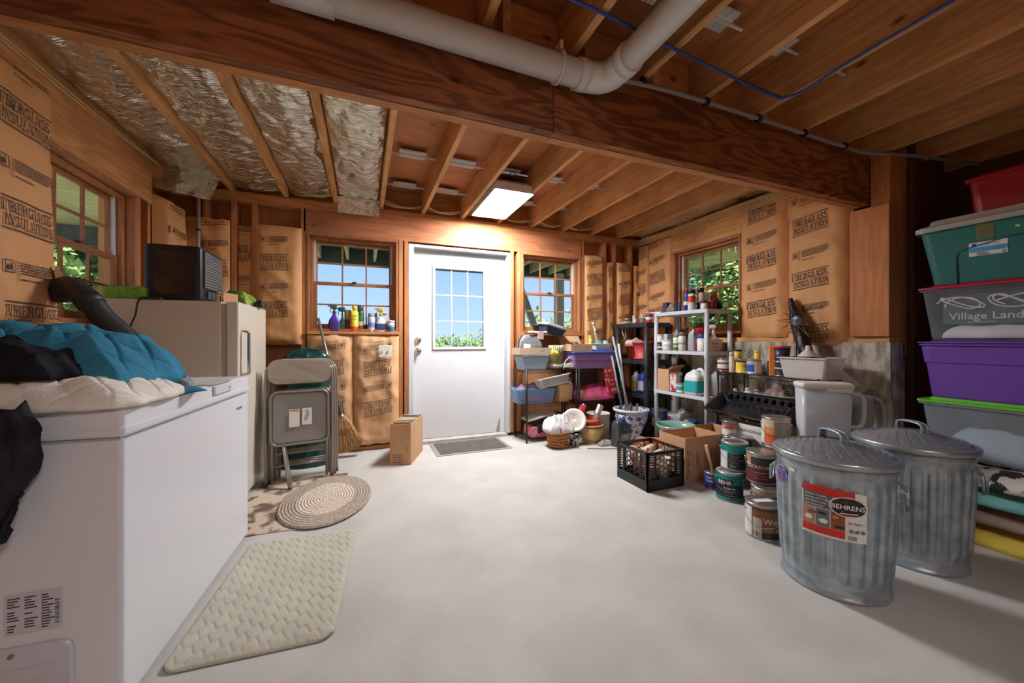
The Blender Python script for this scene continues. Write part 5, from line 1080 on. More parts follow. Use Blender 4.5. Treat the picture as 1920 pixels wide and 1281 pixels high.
paint_can('maroon stain can with messy lid on the bottom grey shelf', *on(1267, X=3.14), zt, .083, .19, (('6E1F2C', .85), ('B8B0A4', 1)), texts=(('ZOO', .045, .0, .02, 'E6E0DC'),), patches=((-.05, .11, -.02, .15, '7D74C8'),), bail=False)
paint_can('plain white tin on the bottom grey shelf', *on(1293, X=3.09), zt, .06, .16, (('D9D7D2', 1),), bail=False)
carton('blue rectangular solvent tin on the bottom grey shelf', *on(1301, X=3.05), zt, .07, .09, .16, 0, m=P('2454A4', .35), name='solvent_tin', cat='tin')
carton('dark blue rectangular tin at the right end of the bottom grey shelf', 3.16, 2.62, zt, .09, .10, .17, 0, m=P('223A80', .35), name='solvent_tin', cat='tin')

# ------------------------------------------------------------------ floor clutter in front of the shelves
t = thing('wicker_basket', 'round woven brown splint basket on the floor by the wire shelf', 'basket', (1.865, 3.42, 0))
b = M(); b.lathe([(.075, 0), (.085, .01), (.10, .12), (.104, .165), (.108, .17), (.10, .165), (.08, .02)], 32); part('liner', b, mat('wicker_dark', '8A5A34', .8), t)
for j in range(5):
    b = M(); z = .022+.032*j; r_ = .088+.016*z/.17
    b.tube([((r_+.007*(1 if (i+j) % 2 else -.3))*math.cos(2*PI*i/20), (r_+.007*(1 if (i+j) % 2 else -.3))*math.sin(2*PI*i/20), z) for i in range(20)], .0145, 6, closed=True); part('woven_splint', b, mat('wicker', 'B9773F', .7, var=.3, vscale=30), t)
b = M(); b.tube(bez([(-.08, -.08, .16), (-.045, -.11, .07), (.02, -.12, .03), (.09, -.10, .04)], 5), .007, 6); part('handle', b, mat('wicker', 'B9773F', .7), t)
heap('plastic_bag', 'white plastic shopping bag with red print bulging out of the woven basket', 'bag', (1.86, 3.40, .165), [mat('bag_white_red', 'E9E6E6', .35, var=.05, vscale=18, col2='C94A6C', ramp=(.36, .40), bump=.4, bscale=30)], 0, hx=.15, hy=.11, H=.15, seed=61, wr=.045, k=1.6, ws=13, wob=.2)
t = thing('woven_plate', 'round off-white woven tray standing tilted behind the plastic bag', 'tray', (2.07, 3.43, .25)); t.rotation_euler = (R(62), 0, R(-24))
b = M(); b.lathe([(0, 0), (.09, .0), (.105, .012), (.125, .018), (.125, .024), (.10, .02), (.085, .008), (0, .008)], 40); part('tray', b, mat('woven_white', 'DAD6CB', .7), t)
b = M()
for j, r_ in enumerate((.03, .05, .07)): b.tube([(r_*math.cos(2*PI*i/24), r_*math.sin(2*PI*i/24), .0085) for i in range(24)], .003, 5, closed=True)
part('weave_pattern', b, mat('weave_brown', '9B8670', .8), t)
pot('flower_pot', 'small black and white patterned pot between basket and tan pot', 2.055, 3.41, 0, [(.045, 0), (.05, .01), (.065, .11), (.07, .115), (.07, .13), (.06, .13), (.05, .03)], mat('pattern_bw', 'E0DDD6', .5, var=.1, vscale=26, col2='28262A', ramp=(.47, .5)))
t = thing('flower_pot', 'tan ribbed pot with rim pattern holding a terracotta pot', 'plant pot', (2.29, 3.44, 0))
b = M(); b.lathe([(.105, 0), (.105, .014), (.08, .016), (.09, .03)]+[(.105+.02*math.sin(PI*k/14)+.0015*(k % 2), .04+.011*k) for k in range(12)]+[(.112, .175), (.125, .18), (.125, .195), (.112, .195), (.10, .16), (.08, .03)], 40); part('pot', b, mat('glaze_tan', 'C9A66B', .35, var=.1), t)
b = M(); b.tube([(.117*math.cos(2*PI*i/48), .117*math.sin(2*PI*i/48), .163+.006*(i % 2)) for i in range(48)], .003, 5, closed=True); part('rim_pattern', b, P('6B4526', .6), t)
pot('terracotta_pot', 'plain terracotta pot sitting inside the tan ribbed pot', 2.29, 3.44, .14, [(.06, 0), (.075, .075), (.09, .075), (.09, .11), (.08, .11), (.06, .02)], P('C4562E', .75))
b = M(); b.cyl((2.30, 3.43, .19), (2.385, 3.40, .40), .034, n=18); solo('foil_roll', b, mat('foil_roll', 'D9D9D9', .3, metal=.9, bump=.5, bscale=60), 'silver foil roll sticking up out of the terracotta pot', 'roll')
t = thing('red_flask', 'red metal flask lying slanted behind the woven tray', 'flask', (0, 0, 0)); b = M(); b.cyl((2.13, 3.50, .24), (2.24, 3.52, .37), .036, n=18); part('body', b, P('B8323E', .3), t); b = M(); b.cyl((2.24, 3.52, .37), (2.258, 3.523, .392), .028, n=18); part('cap', b, STEEL, t)
pot('stock_pot', 'cream enamel pot standing behind the terracotta pot', 2.44, 3.53, .0, [(.09, 0), (.12, .012), (.125, .28), (.132, .285), (.125, .29), (.11, .27)], P('CFC8B4', .35), cat='pot')
b = M(); b.lathe([(.13, 0), (.135, .012), (.12, .015)], 32); solo('saucer', b, P('7A4A2C', .6), 'brown saucer behind the tan ribbed pot', 'saucer', (2.53, 3.33, 0))
# blue and white planter
t = thing('chinese_planter', 'big blue and white porcelain planter before the corner shelves', 'planter', (2.80, 3.415, 0))
b = M(); b.lathe([(.12, 0), (.12, .02), (.095, .024), (.10, .04), (.125, .10), (.160, .18), (.178, .25), (.176, .285), (.168, .30), (.19, .306), (.197, .315), (.197, .33), (.175, .33), (.168, .31), (.16, .24), (.10, .06)], 56); part('bowl', b, mat('porcelain', 'DCE0E8', .15, var=.05, vscale=24, col2='3A5596', ramp=(.44, .48), coat=.5), t)
b = M(); b.lathe([(.1945, .307), (.1985, .315), (.1985, .331), (.194, .333), (.176, .333)], 56, caps=False); part('rim', b, P('D5D9DE', .2), t)
for a_ in (-2.25, -1.75, -2.7):
    b = M(); q = .176; c = Vector((q*math.cos(a_), q*math.sin(a_), .245)); n_ = Vector((math.cos(a_), math.sin(a_), 0)); b.cyl(c, c+n_*.006, .020, n=14); b.cyl(c+n_*.006, c+n_*.009, .009, n=10)
    part('medallion', b, P('2E4A8C', .2), t)
for k, (dx, dy, c, L, s) in enumerate(((-.09, .0, '6B5638', .20, 'brown wooden trowel handle'), (-.03, -.03, '222326', .22, 'black tool handle'), (.03, .02, 'C9907A', .17, 'pinkish wooden block'), (.09, .0, '55565A', .20, 'grey steel tool'))):
    b = M(); b.cyl((2.80+dx*.6, 3.415+dy, .14), (2.80+dx, 3.415+dy, .18+L), .014, n=10); solo('garden_tool', b, P(c, .6), s+' sticking up in the blue and white planter', 'tool', group='tools in the planter')
t = thing('oil_jug', 'dark grey see-through oil jug on the floor before the planter', 'jug', (2.50, 3.20, 0), .2)
b = M(); b.loft([ring(.10, .05, .02, 0), ring(.105, .055, .02, .01), ring(.105, .055, .02, .17), ring(.06, .045, .02, .24, 4, -.04), ring(.03, .03, .02, .27, 4, -.06)], 0); b.tube(bez([(-.05, 0, .25), (.02, 0, .26), (.09, 0, .20), (.10, 0, .16)], 4), .011, 8); part('body', b, mat('smoke_plastic', '3E4146', .2), t)
b = M(); b.box((-.07, -.058, .04), (.08, -.0555, .135)); lb = part('label', b, P('7E8084', .5), t)
b = M(); b.text('OIL', .030, lambda u, v: (u, -.0590, v), .0, .095); part('lettering', b, PAPER, lb)
b = M(); b.tube(bez([(2.10, 3.22, .008), (2.25, 3.15, .008), (2.40, 3.10, .008), (2.52, 3.08, .009), (2.60, 3.02, .008)], 6), .004, 6); solo('floor_wire', b, DGREY, 'thin grey wire lying on the floor in front of the pots', 'wire')
heap('grey_rag', 'dusty grey rag on the floor between the oil jug and the planter', 'rag', (2.37, 3.30, 0), [cloth('rag_dusty', '8C8880')], 0, hx=.10, hy=.07, H=.04, seed=63, wr=.02, k=1.5, ws=15, nu=24, nv=20)

# crate with contents
t = thing('milk_crate', 'black plastic milk crate with honeycomb sides on the floor', 'crate', (1.90, 2.14, 0))
S, Hc = .345, .282
b = M(); b.box((.004, .004, .0), (S-.004, S-.004, .008))
part('base', b, BLACK, t)
for k in range(4):
    b = M(); mt = Matrix.Translation((S/2, S/2, 0)) @ Matrix.Rotation(PI/2*k, 4, 'Z') @ Matrix.Translation((-S/2, -S/2, 0))
    q = .009
    def bb(x0, z0, x1, z1, dp=q): b.box((x0, 0, z0), (x1, dp, z1), 0, mt)
    bb(0, .0, S, .078); bb(0, Hc-.022, S, Hc, .014); bb(0, .078, .022, Hc-.022, .014); bb(S-.022, .078, S, Hc-.022)
    for j in range(9):
        z = .092+.019*j
        bb(.022, z, .075, z+.006); bb(S-.075, z, S-.022, z+.006)
    bb(.072, .078, .080, Hc-.022); bb(S-.080, .078, S-.072, Hc-.022)
    # honeycomb
    hr = .0225
    for row in range(6):
        for c in range(6):
            cx = .080+hr*1.0+c*hr*1.5*1.02; cz = .095+row*hr*1.732+(hr*.866 if c % 2 else 0)
            if cx+hr*.4 > S-.078 or cz > Hc-.05: continue
            if row >= 3 and 1 < c < 4 and k in (0, 2): continue
            pts = [mt @ Vector((cx+hr*math.cos(PI/3*i), q/2, min(cz+hr*math.sin(PI/3*i), Hc-.022))) for i in range(6)]
            b.tube(pts, .0035, 4, closed=True)
    part('side_wall', b, BLACK, t)
rr = random.Random(12)
for k, (x, y, z, r_, h, c, s) in enumerate(((.09, .08, .009, .055, .15, 'B98A6C', 'brown pot'), (.20, .07, .009, .05, .17, 'D8CDBC', 'cream cup'), (.28, .12, .009, .045, .18, 'C9B9A2', 'beige cup'), (.10, .20, .009, .06, .14, 'A9745A', 'russet pot'), (.22, .22, .009, .06, .19, 'DDD3C4', 'pale bowl'))):
    pot('crate_pot', s+' packed in the black milk crate', 1.90+x, 2.14+y, z, [(r_*.6, 0), (r_*.9, h*.9), (r_, h), (r_*.9, h), (r_*.6, .02)], P(c, .7), cat='pot', group='pots in the milk crate')
for k, (x, y, s) in enumerate(((.20, .10, 'front'), (.24, .24, 'rear'))):
    b = M(); b.tube([(x-.08, y, 0), (x+.05, y+.03, .02)], .032, 12); solo('paper_roll', b, P('D9CBB3', .8), f'{s} roll of cream wrapping lying on the pots in the milk crate', 'roll', (1.90, 2.14, .205))
b = M(); b.cyl((2.02, 2.34, .16), (2.05, 2.30, .262), .010, n=8); solo('hand_tool', b, P('A8442E', .5), 'rust red tool handle inside the milk crate', 'tool')
b = M(); b.cyl((1.97, 2.36, .155), (1.995, 2.40, .26), .03, n=14); solo('tan_tube', b, P('B98F6C', .7), 'tan cardboard tube standing in the back corner of the milk crate', 'tube')
carton('open brown carton printed THIS SIDE UP behind the milk crate', 2.29, 2.17, 0, .385, .27, .345, 0, open_=True, inside=CARDI, texts=(('f', 'THIS SIDE UP', .038, .045, .14, PI/2), ('f', 'KEEP OUT OF REACH OF CHILDREN', .012, .075, .14, PI/2), ('f', 'STORE BELOW 90F', .012, .12, .14, PI/2), ('f', 'THIS SIDE UP', .034, .275, .12, PI/2), ('f', 'PLEASE RECYCLE THIS BOX', .017, .315, .14, PI/2), ('f', 'HANDLE WITH CARE ALWAYS', .015, .35, .14, PI/2)))
carton('second open brown carton standing right behind the printed one', 2.70, 2.20, 0, .27, .30, .34, 0, open_=True, inside=CARDI)
t = pot('glazed_pot', 'teal green glazed planter with wide rim behind the printed carton', 2.76, 2.72, 0, [(.11, 0), (.15, .20), (.165, .27), (.185, .285), (.185, .30), (.165, .30), (.15, .24), (.10, .03)], mat('teal_glaze', '7FA89A', .2, coat=.4))
b = M(); b.lathe([(.07, 0), (.10, .16), (.115, .165), (.115, .19), (.10, .19), (.07, .02)], 28); solo('orange_bucket', b, P('E0602E', .5), 'orange bucket half hidden between milk crate and planter', 'bucket', (2.48, 2.66, 0))
b = M(); b.box((0, 0, 0), (.16, .16, .07)); solo('brick_block', b, P('B07A58', .85), 'low tan block on the floor beside the oil jug', 'block', (2.66, 3.02, 0), .3, bevel=.004)

# ------------------------------------------------------------------ black wire shelf on the right wall and what it carries
wire_shelf('black wire shelf unit against the concrete on the right wall', 3.0, 1.66, 3.345, 2.47, (.05, .464, .81))
zt = .812
paint_can('white can with maroon stripe at the left end of the right wall wire shelf', *on(1357, X=3.09), zt, .055, .12, (('7A2B38', .2), ('DCD9D2', .62), ('7A2B38', .78), ('DCD9D2', 1)), bail=False)
spray_can('slim white caulk tube on the right wall wire shelf', *on(1372, X=3.06), zt, .022, .18, 'DDD8D4', 'DDD8D4')
paint_can('dark jar under the little yellow tin on the right wall wire shelf', *on(1383, X=3.17), zt, .035, .12, (('4A3426', 1),), bail=False)
jar('little yellow tin with black lid stacked at the back of the wire shelf', *on(1383, X=3.17), zt+.122, .032, .08, 'DDB23A', '2A2A2A', .2, name='tin', cat='tin')
paint_can('yellow paint can on the right wall wire shelf', *on(1392, X=3.07), zt, .052, .125, (('E4C544', .85), ('2A2A28', 1)), bail=False, texts=(('42', .04, .02, .05, 'B08A20'),))
paint_can('silver paint can with blue and white label on the right wall wire shelf', *on(1414, X=3.07), zt, .056, .125, (('B9BABC', .15), ('2F56B4', .72), ('B9BABC', 1)), bail=False, patches=((.002, .015, .075, .108, 'D9DADC'),))
jar('small yellow bottle standing on the silver paint can', *on(1420, X=3.12), zt+.128, .024, .072, 'E8C23C', 'E8C23C', .25, name='small_bottle', cat='bottle')
x, y = on(1429, X=3.03)
carton('lower orange packet of the stack on the right wall wire shelf', x, y-.06, zt, .05, .075, .15, -.9, m=P('E88A3C', .5), name='orange_packet', cat='packet')
carton('upper orange packet of the stack on the right wall wire shelf', x, y-.06, zt+.152, .05, .075, .09, -.9, m=P('EA8F42', .5), name='orange_packet', cat='packet')
jar('black tin under the light blue bottle on the right wall wire shelf', *on(1451, X=3.11), zt, .045, .13, '2C2528', 'B0B0B0', .1, name='tin', cat='tin')
jar('light blue and white bottle behind the orange packets', *on(1450, X=3.12), zt+.131, .028, .10, '6FB2DC', 'E6DFA0', .3, name='small_bottle', cat='bottle')
paint_can('black can supporting the red-lidded tub on the right wall wire shelf', *on(1467, X=3.09), zt, .055, .125, (('34282C', .5), ('BDBCB8', .62), ('2A2628', 1)), bail=False)
jar('dark tub with red lid on top of the black can', *on(1466, X=3.09), zt+.127, .056, .115, '2B2740', 'C2363C', .16, taper=.9, name='tub', cat='tub')
CLR = mat('clear_white', 'E2DCD6', .25, alpha=.72)
tote('cloudy clear plastic bin on the right end of the wire shelf', 3.13, 1.78, zt, .12, .165, .16, CLR, CLR, taper=.86, nolid=True)
heap('pink_paper', 'pale pink papers inside the cloudy clear bin', 'paper', (3.13, 1.78, zt+.012), [P('DDBFAE', .8)], 0, hx=.09, hy=.13, H=.10, seed=70, wr=.01, k=3, nu=20, nv=20)
t = thing('funnel', 'white funnel upside down on the cloudy clear bin', 'funnel', (*on(1515, X=3.17), zt+.162)); b = M(); b.lathe([(.07, 0), (.068, .006), (.02, .05), (.014, .085), (.010, .085)], 24); part('cone', b, P('D9D6D0', .4), t)
t = thing('loose_cover', 'cloudy plastic lid leaning against the concrete beside the clear bin', 'lid', (3.345, 1.60, .82)); t.rotation_euler = (R(42), 0, 0)
b = M(); b.box((-.13, -.30, 0), (0, 0, .012)); part('panel', b, CLR, t, bevel=.005)
t.location = (3.345, 1.80, .96)
zt = .466
jar('red and white can at the left end of the middle right wall wire shelf', *on(1352, X=3.06), zt, .04, .15, 'C22F2C', '8A2A2C', .06, bands=(('C22F2C', .5), ('E8DDD8', .6), ('C22F2C', .7)), name='tin', cat='tin')
jar('dark red can beside the red and white can', *on(1364, X=3.14), zt, .045, .155, '7A2A30', '5A2226', .06, name='tin', cat='tin')
jug('grimy white bottle on the middle right wall wire shelf', *on(1379, X=3.12), zt, .08, .08, .20, 'C9C3B4', 'C9C3B4', .5)
jug('big off-white jug on the middle right wall wire shelf', *on(1403, X=3.10), zt, .12, .12, .22, 'D6D2C8', 'D6D2C8', .5, handle=False)
jug('second off-white jug behind the bucket on the middle wire shelf', *on(1420, X=3.22), zt, .12, .12, .20, 'C3BCAD', 'C3BCAD', .5)
t = thing('grey_bucket', 'wide grey bucket full of rags on the middle right wall wire shelf', 'bucket', (*on(1462, X=3.17), .466)); b = M(); b.lathe([(.11, 0), (.15, .17), (.165, .172), (.165, .19), (.15, .19), (.11, .01)], 36); part('bucket', b, P('A9A8A2', .5), t)
x, y = on(1462, X=3.17)
heap('rag_heap', 'pinkish grey rags heaped in the wide grey bucket', 'rags', (x, y, .58), [cloth('rags_pink', 'A98F86', var=.4)], 0, hx=.11, hy=.11, H=.14, seed=72, wr=.05, k=1.4, ws=14, wob=.1)
b = M(); b.tube([(x-.03+.02*math.cos(2*PI*i/28)*2, y+.145*math.cos(2*PI*i/28), .70+.085*math.sin(2*PI*i/28)) for i in range(28)], .004, 6, closed=True)
for i in range(10):
    a = 2*PI*i/10; b.tube([(x-.045, y+(.11+.012*math.cos(j))*math.cos(a)+.014*math.sin(j*1.2), .70+.062*math.sin(a)+.012*math.cos(j*1.2)) for j in range(6)], .0025, 5)
solo('wire_wreath', b, DGREY, 'dark scrolled wire wreath standing in the wide grey bucket', 'wreath')
b = M(); b.lathe([(.03, 0), (.075, .01), (.09, .03), (.05, .06), (.02, .075)], 24); solo('orange_tool', b, P('D66A2E', .5), 'orange and grey sander head at the front left of the middle wire shelf', 'tool', (*on(1372, X=3.06), .548))
b = M(); b.lathe([(.085, 0), (.09, .01), (.055, .05), (.05, .075), (.0, .08)], 24); solo('grey_dome', b, P('8F8E8C', .4), 'grey metal lamp shade under the orange sander', 'lamp shade', (*on(1372, X=3.06), .466))
# paint tray, wine box, support boxes, jugs
t = thing('paint_tray', 'black ribbed plastic boot tray tipped up in front of the right wall wire shelf', 'tray', (2.84, 2.06, .565)); t.rotation_euler = (0, R(-30), 0)
b = M(); b.loft([ring(.10, .26, .03, -.05, 4), ring(.135, .30, .04, .02, 4), ring(.150, .315, .04, .02, 4), ring(.150, .315, .04, .026, 4), ring(.130, .295, .04, .022, 4), ring(.095, .255, .03, -.045, 4)], 0, (True, True), sm=False); part('tray', b, mat('tray_black', '15161B', .22), t)
for i in range(9):
    b = M(); b.box((.098, -.255+.06*i, -.02), (.128, -.235+.06*i, .018)); part('rib', b, mat('tray_black', '15161B', .22), t, bevel=.004)
carton('white wine carton lettered CHARDONNAY among the paint cans', 2.75, 1.86, .0, .19, .21, .45, 0, m=P('DDD9D2', .6), name='wine_carton', texts=(('l', 'CHARDONNAY', .032, .10, .395, 0), ('l', 'PINOT NOIR', .018, .08, .36, 0)))
t = bpy.data.objects['wine_carton']; t.location = (2.73, 1.865, 0)
carton('brown carton under the two tall plastic pitchers', 2.655, 1.375, 0, .50, .235, .42, 0, m=P('7A5A42', .9))
t = thing('cereal_pitcher', 'tall cloudy white pitcher with flat lid and side handle behind the trash can', 'pitcher', (2.755, 1.50, .421), R(-38))
CLW = mat('cloudy_plastic', 'C9CFD4', .25, alpha=.9)
b = M(); b.loft([ring(.118, .055, .02, 0), ring(.125, .06, .02, .01), ring(.135, .068, .02, .375)], 0); bd = part('body', b, CLW, t)
b = M(); b.loft([ring(.140, .073, .02, .372), ring(.142, .075, .02, .40), ring(.130, .065, .02, .408)], 0); b.loft([[(.06+x*.6, y, z) for x, y, z in ring(.12, .0765, .02, zz)] for zz in (.35, .375)], 0, (True, False)); part('lid', b, P('E2DFD9', .4), t)
b = M(); b.tube(bez([(.125, 0, .33), (.19, 0, .335), (.215, 0, .29), (.213, 0, .18), (.19, 0, .13), (.125, 0, .13)], 5), .014, 10); part('handle', b, mat('cloudy_handle', 'DAD8D2', .2, alpha=.85), t)
t = thing('cereal_pitcher', 'second darker cloudy pitcher with round handle behind the first one', 'pitcher', (3.06, 1.475, .421), R(-30))
b = M(); b.loft([ring(.07, .05, .02, 0), ring(.085, .06, .02, .31)], 0); part('body', b, mat('cloudy_dark', '8F9295', .2, alpha=.8), t)
b = M(); b.tube(bez([(.08, 0, .29), (.14, 0, .28), (.17, 0, .20), (.16, 0, .10), (.13, 0, .04), (.075, 0, .03)], 5), .013, 10); part('handle', b, mat('cloudy_handle2', 'B0B0AC', .2, alpha=.85), t)

# paint can stacks
TEAL = '0F8C84'; BLK = '2A2F36'
paint_can('lower teal and black paint can of the left stack', 2.37, 1.86, 0, .086, .192, ((TEAL, .12), (BLK, .62), (TEAL, 1)), texts=(('BEHR', .038, -.03, .115, 'F0F0F0'), ('PREMIUM', .018, .0, .085, 'D8D8D8')), patches=((-.085, .108, .02, .15, '171A1E'),), marks=((-.03, .03, .06, .07, 3, '9AA0A4'),), lid=mat('can_lid_white', 'C9C8C4', .4))
paint_can('upper teal paint can with white side panel on the left stack', 2.44, 1.875, .1935, .086, .192, ((TEAL, .05), (BLK, .66), (TEAL, 1)), patches=((-.12, .012, -.045, .13, 'DCDDDC'),), marks=((-.03, .03, .05, .12, 6, 'B8BCC0'),), texts=(('DURA', .012, -.01, .028, 'E0E0E0'),), lid=mat('can_lid_white', 'C9C8C4', .4))
paint_can('lower deck stain can with flame picture under the maroon one', 2.335, 1.575, 0, .086, .192, (('3A3B36', .85), ('9B8F84', 1)), patches=((-.10, .03, -.055, .15, 'C98A5E'), (-.10, .02, -.055, .06, 'E0DEDA'), (-.03, .05, .10, .14, '2C2F2B')), marks=((-.02, .06, .08, .12, 4, '8A8F86'),))
paint_can('maroon deck stain can lettered DECKSCAPES on the middle stack', 2.385, 1.645, .1935, .086, .192, (('5E2228', .62), ('33332F', .92), ('A89C90', 1)), texts=(('DECKSCAPES', .028, -.005, .098, 'E0D5CC'),), patches=((-.10, .12, -.06, .17, 'C98A5E'), (-.10, .115, -.06, .135, 'E0DEDA')), marks=((-.04, .02, .04, .07, 3, 'C9B0A8'),))
paint_can('brown and white wood stain can lettered Wood at the front of the stacks', 2.10, 1.44, 0, .086, .19, (('3B2418', .22), ('8A5A2E', .9), ('5A3A22', 1)), texts=(('Wood', .040, .055, .095, 'E6DAC8'), ('Stain', .02, .085, .05, 'E0C9A8')), patches=((-.14, .012, -.055, .17, 'E2E2DE'), (-.05, .012, -.005, .12, 'C9C3BA'), (-.045, .02, -.012, .045, '3A3A3A')), lid=mat('can_lid_silver', 'C4C4C2', .25, metal=.9))
b = M(); b.box((-.05, -.02, 0), (.05, .02, .002)); solo('lid_sticker', b, PAPER, 'white sticker on the lid of the brown and white wood stain can', 'sticker', (2.10, 1.44, .1915), -.3)
paint_can('black paint can squeezed between the wood stain can and the front trash can', 2.27, 1.375, 0, .080, .185, (('22252E', .75), ('DADADA', 1)))
paint_can('white topped paint can behind the front trash can', 2.43, 1.42, 0, .083, .19, (('E0E0DE', .9), ('2E3138', 1)))
paint_can('lowest can of the tall stack under the orange can', 2.63, 1.715, 0, .083, .188, (('8F8A80', 1),), bail=False)
paint_can('middle can of the tall stack under the orange can', 2.64, 1.72, .1895, .083, .188, (('6B665E', 1),), bail=False)
paint_can('orange sunset can with grey text panel on top of the tall stack', 2.65, 1.725, .379, .085, .192, (('C9622E', .4), ('D88A4A', .7), ('C8B9A4', 1)), patches=((-.01, .012, .085, .17, '8F877C'), (-.12, .012, -.075, .17, 'E0DCD4')), marks=((.0, .02, .075, .16, 14, 'B9B2A8'),), lid=mat('can_lid_rust', '9B7F70', .5, var=.3))
paint_can('lower can of the hidden pair behind the teal cans', 2.64, 1.985, 0, .083, .188, (('55585A', 1),), bail=False)
paint_can('black topped can with shiny lid behind the teal cans', 2.64, 1.985, .1895, .083, .188, (('2A2B2D', 1),), lid=STEEL)
paint_can('grey can under the small lettered quart can', 2.72, 2.125, 0, .066, .188, (('77726A', 1),), bail=False)
paint_can('second grey can under the small lettered quart can', 2.72, 2.125, .1895, .066, .15, (('8A857C', 1),), bail=False)
paint_can('small rusty quart can lettered ART beside the wine carton', 2.71, 2.125, .341, .055, .12, (('D9D4CC', .5), ('C98F7A', .85), ('9A6A58', 1)), texts=(('ART', .035, .0, .062, '7A2A2E'),), bail=False)
paint_can('small blue primer can with a wooden stick in it beside the teal can', 2.405, 2.03, 0, .053, .125, (('3A2F86', .3), ('2F3F96', 1)), texts=(('ZINSSER', .018, -.01, .085, 'E6E6E6'), ('PRIMER', .02, -.01, .060, 'E6E6E6')), bail=False)
b = M(); b.tube([(2.40, 2.02, .125), (2.335, 2.02, .33)], .011, 8); solo('stir_stick', b, P('C99A74', .7), 'wooden stick leaning in the small blue primer can', 'stick')

# sun ornament and drain tube on the right wall
sx0, sy0 = on(1494, X=3.17); sz = hgt(602, sx0, sy0)
t = thing('sun_ornament', 'metal sun face garden stake with pointed rays before the brown paper', 'ornament', (sx0, sy0, sz), -PI/2)
b = M(); q = [(.0, 0), (.042, 0), (.045, .006), (.036, .012), (0, .02)]
b.lathe(q, 28); b.v = [(x, -z, y) for x, y, z in b.v]; fc = part('face', b, mat('ornament_blue', '5A6A72', .35, metal=.5), t)
b = M(); b.tube([(-.018, -.02, .012), (-.010, -.022, .016), (-.004, -.02, .010)], .003, 5); b.tube([(.006, -.02, .014), (.014, -.022, .018), (.022, -.02, .010)], .003, 5); b.tube([(-.016, -.02, -.014), (0, -.022, -.022), (.016, -.02, -.012)], .0035, 5); b.tube([(0, -.02, .01), (.003, -.026, -.006), (-.003, -.02, -.008)], .004, 5); part('features', b, P('A9B4B4', .4), fc)
b = M()
for k in range(11):
    a = 2*PI*k/11+.2; R1, R2 = .045, (.165 if k % 2 else .12); a0, a1 = a-.26, a+.26
    b.tube([(R1*math.cos(a0), -.004, R1*math.sin(a0)), (R2*math.cos(a), -.01, R2*math.sin(a)), (R1*math.cos(a1), -.004, R1*math.sin(a1))], .0035, 6)
part('rays', b, mat('ornament_rust', '6B4A38', .5, metal=.5), t)
b = M(); b.tube([(0, -.004, -.045), (0, -.004, -(sz-.82))], .004, 6); part('stake', b, BLACKM, t)
t = thing('drain_tube', 'black ribbed drain tube leaning on the concrete between the brown paper strips', 'tube', (0, 0, 0))
p0, p1 = on(1482, X=3.31), on(1515, X=3.22); z0_, z1_ = hgt(560, *p0), hgt(675, *p1)
pts = [Vector((p0[0], p0[1], z0_)).lerp(Vector((p1[0], p1[1], z1_)), i/60) for i in range(61)]
b = M(); b.tube(pts, [(.012+.034*min(1, i/22)+(.004 if i % 2 else 0)) for i in range(61)], 16); part('tube', b, mat('drain_black', '1C1D20', .35), t)
b = M()
for i in range(24, 56, 2):
    c = pts[i]+Vector((-.047, -.012, 0)); b.box((c.x-.002, c.y-.014, c.z-.005), (c.x+.002, c.y+.014, c.z+.001))
part('slots', b, P('B98A6C', .6), t, 'light slots')

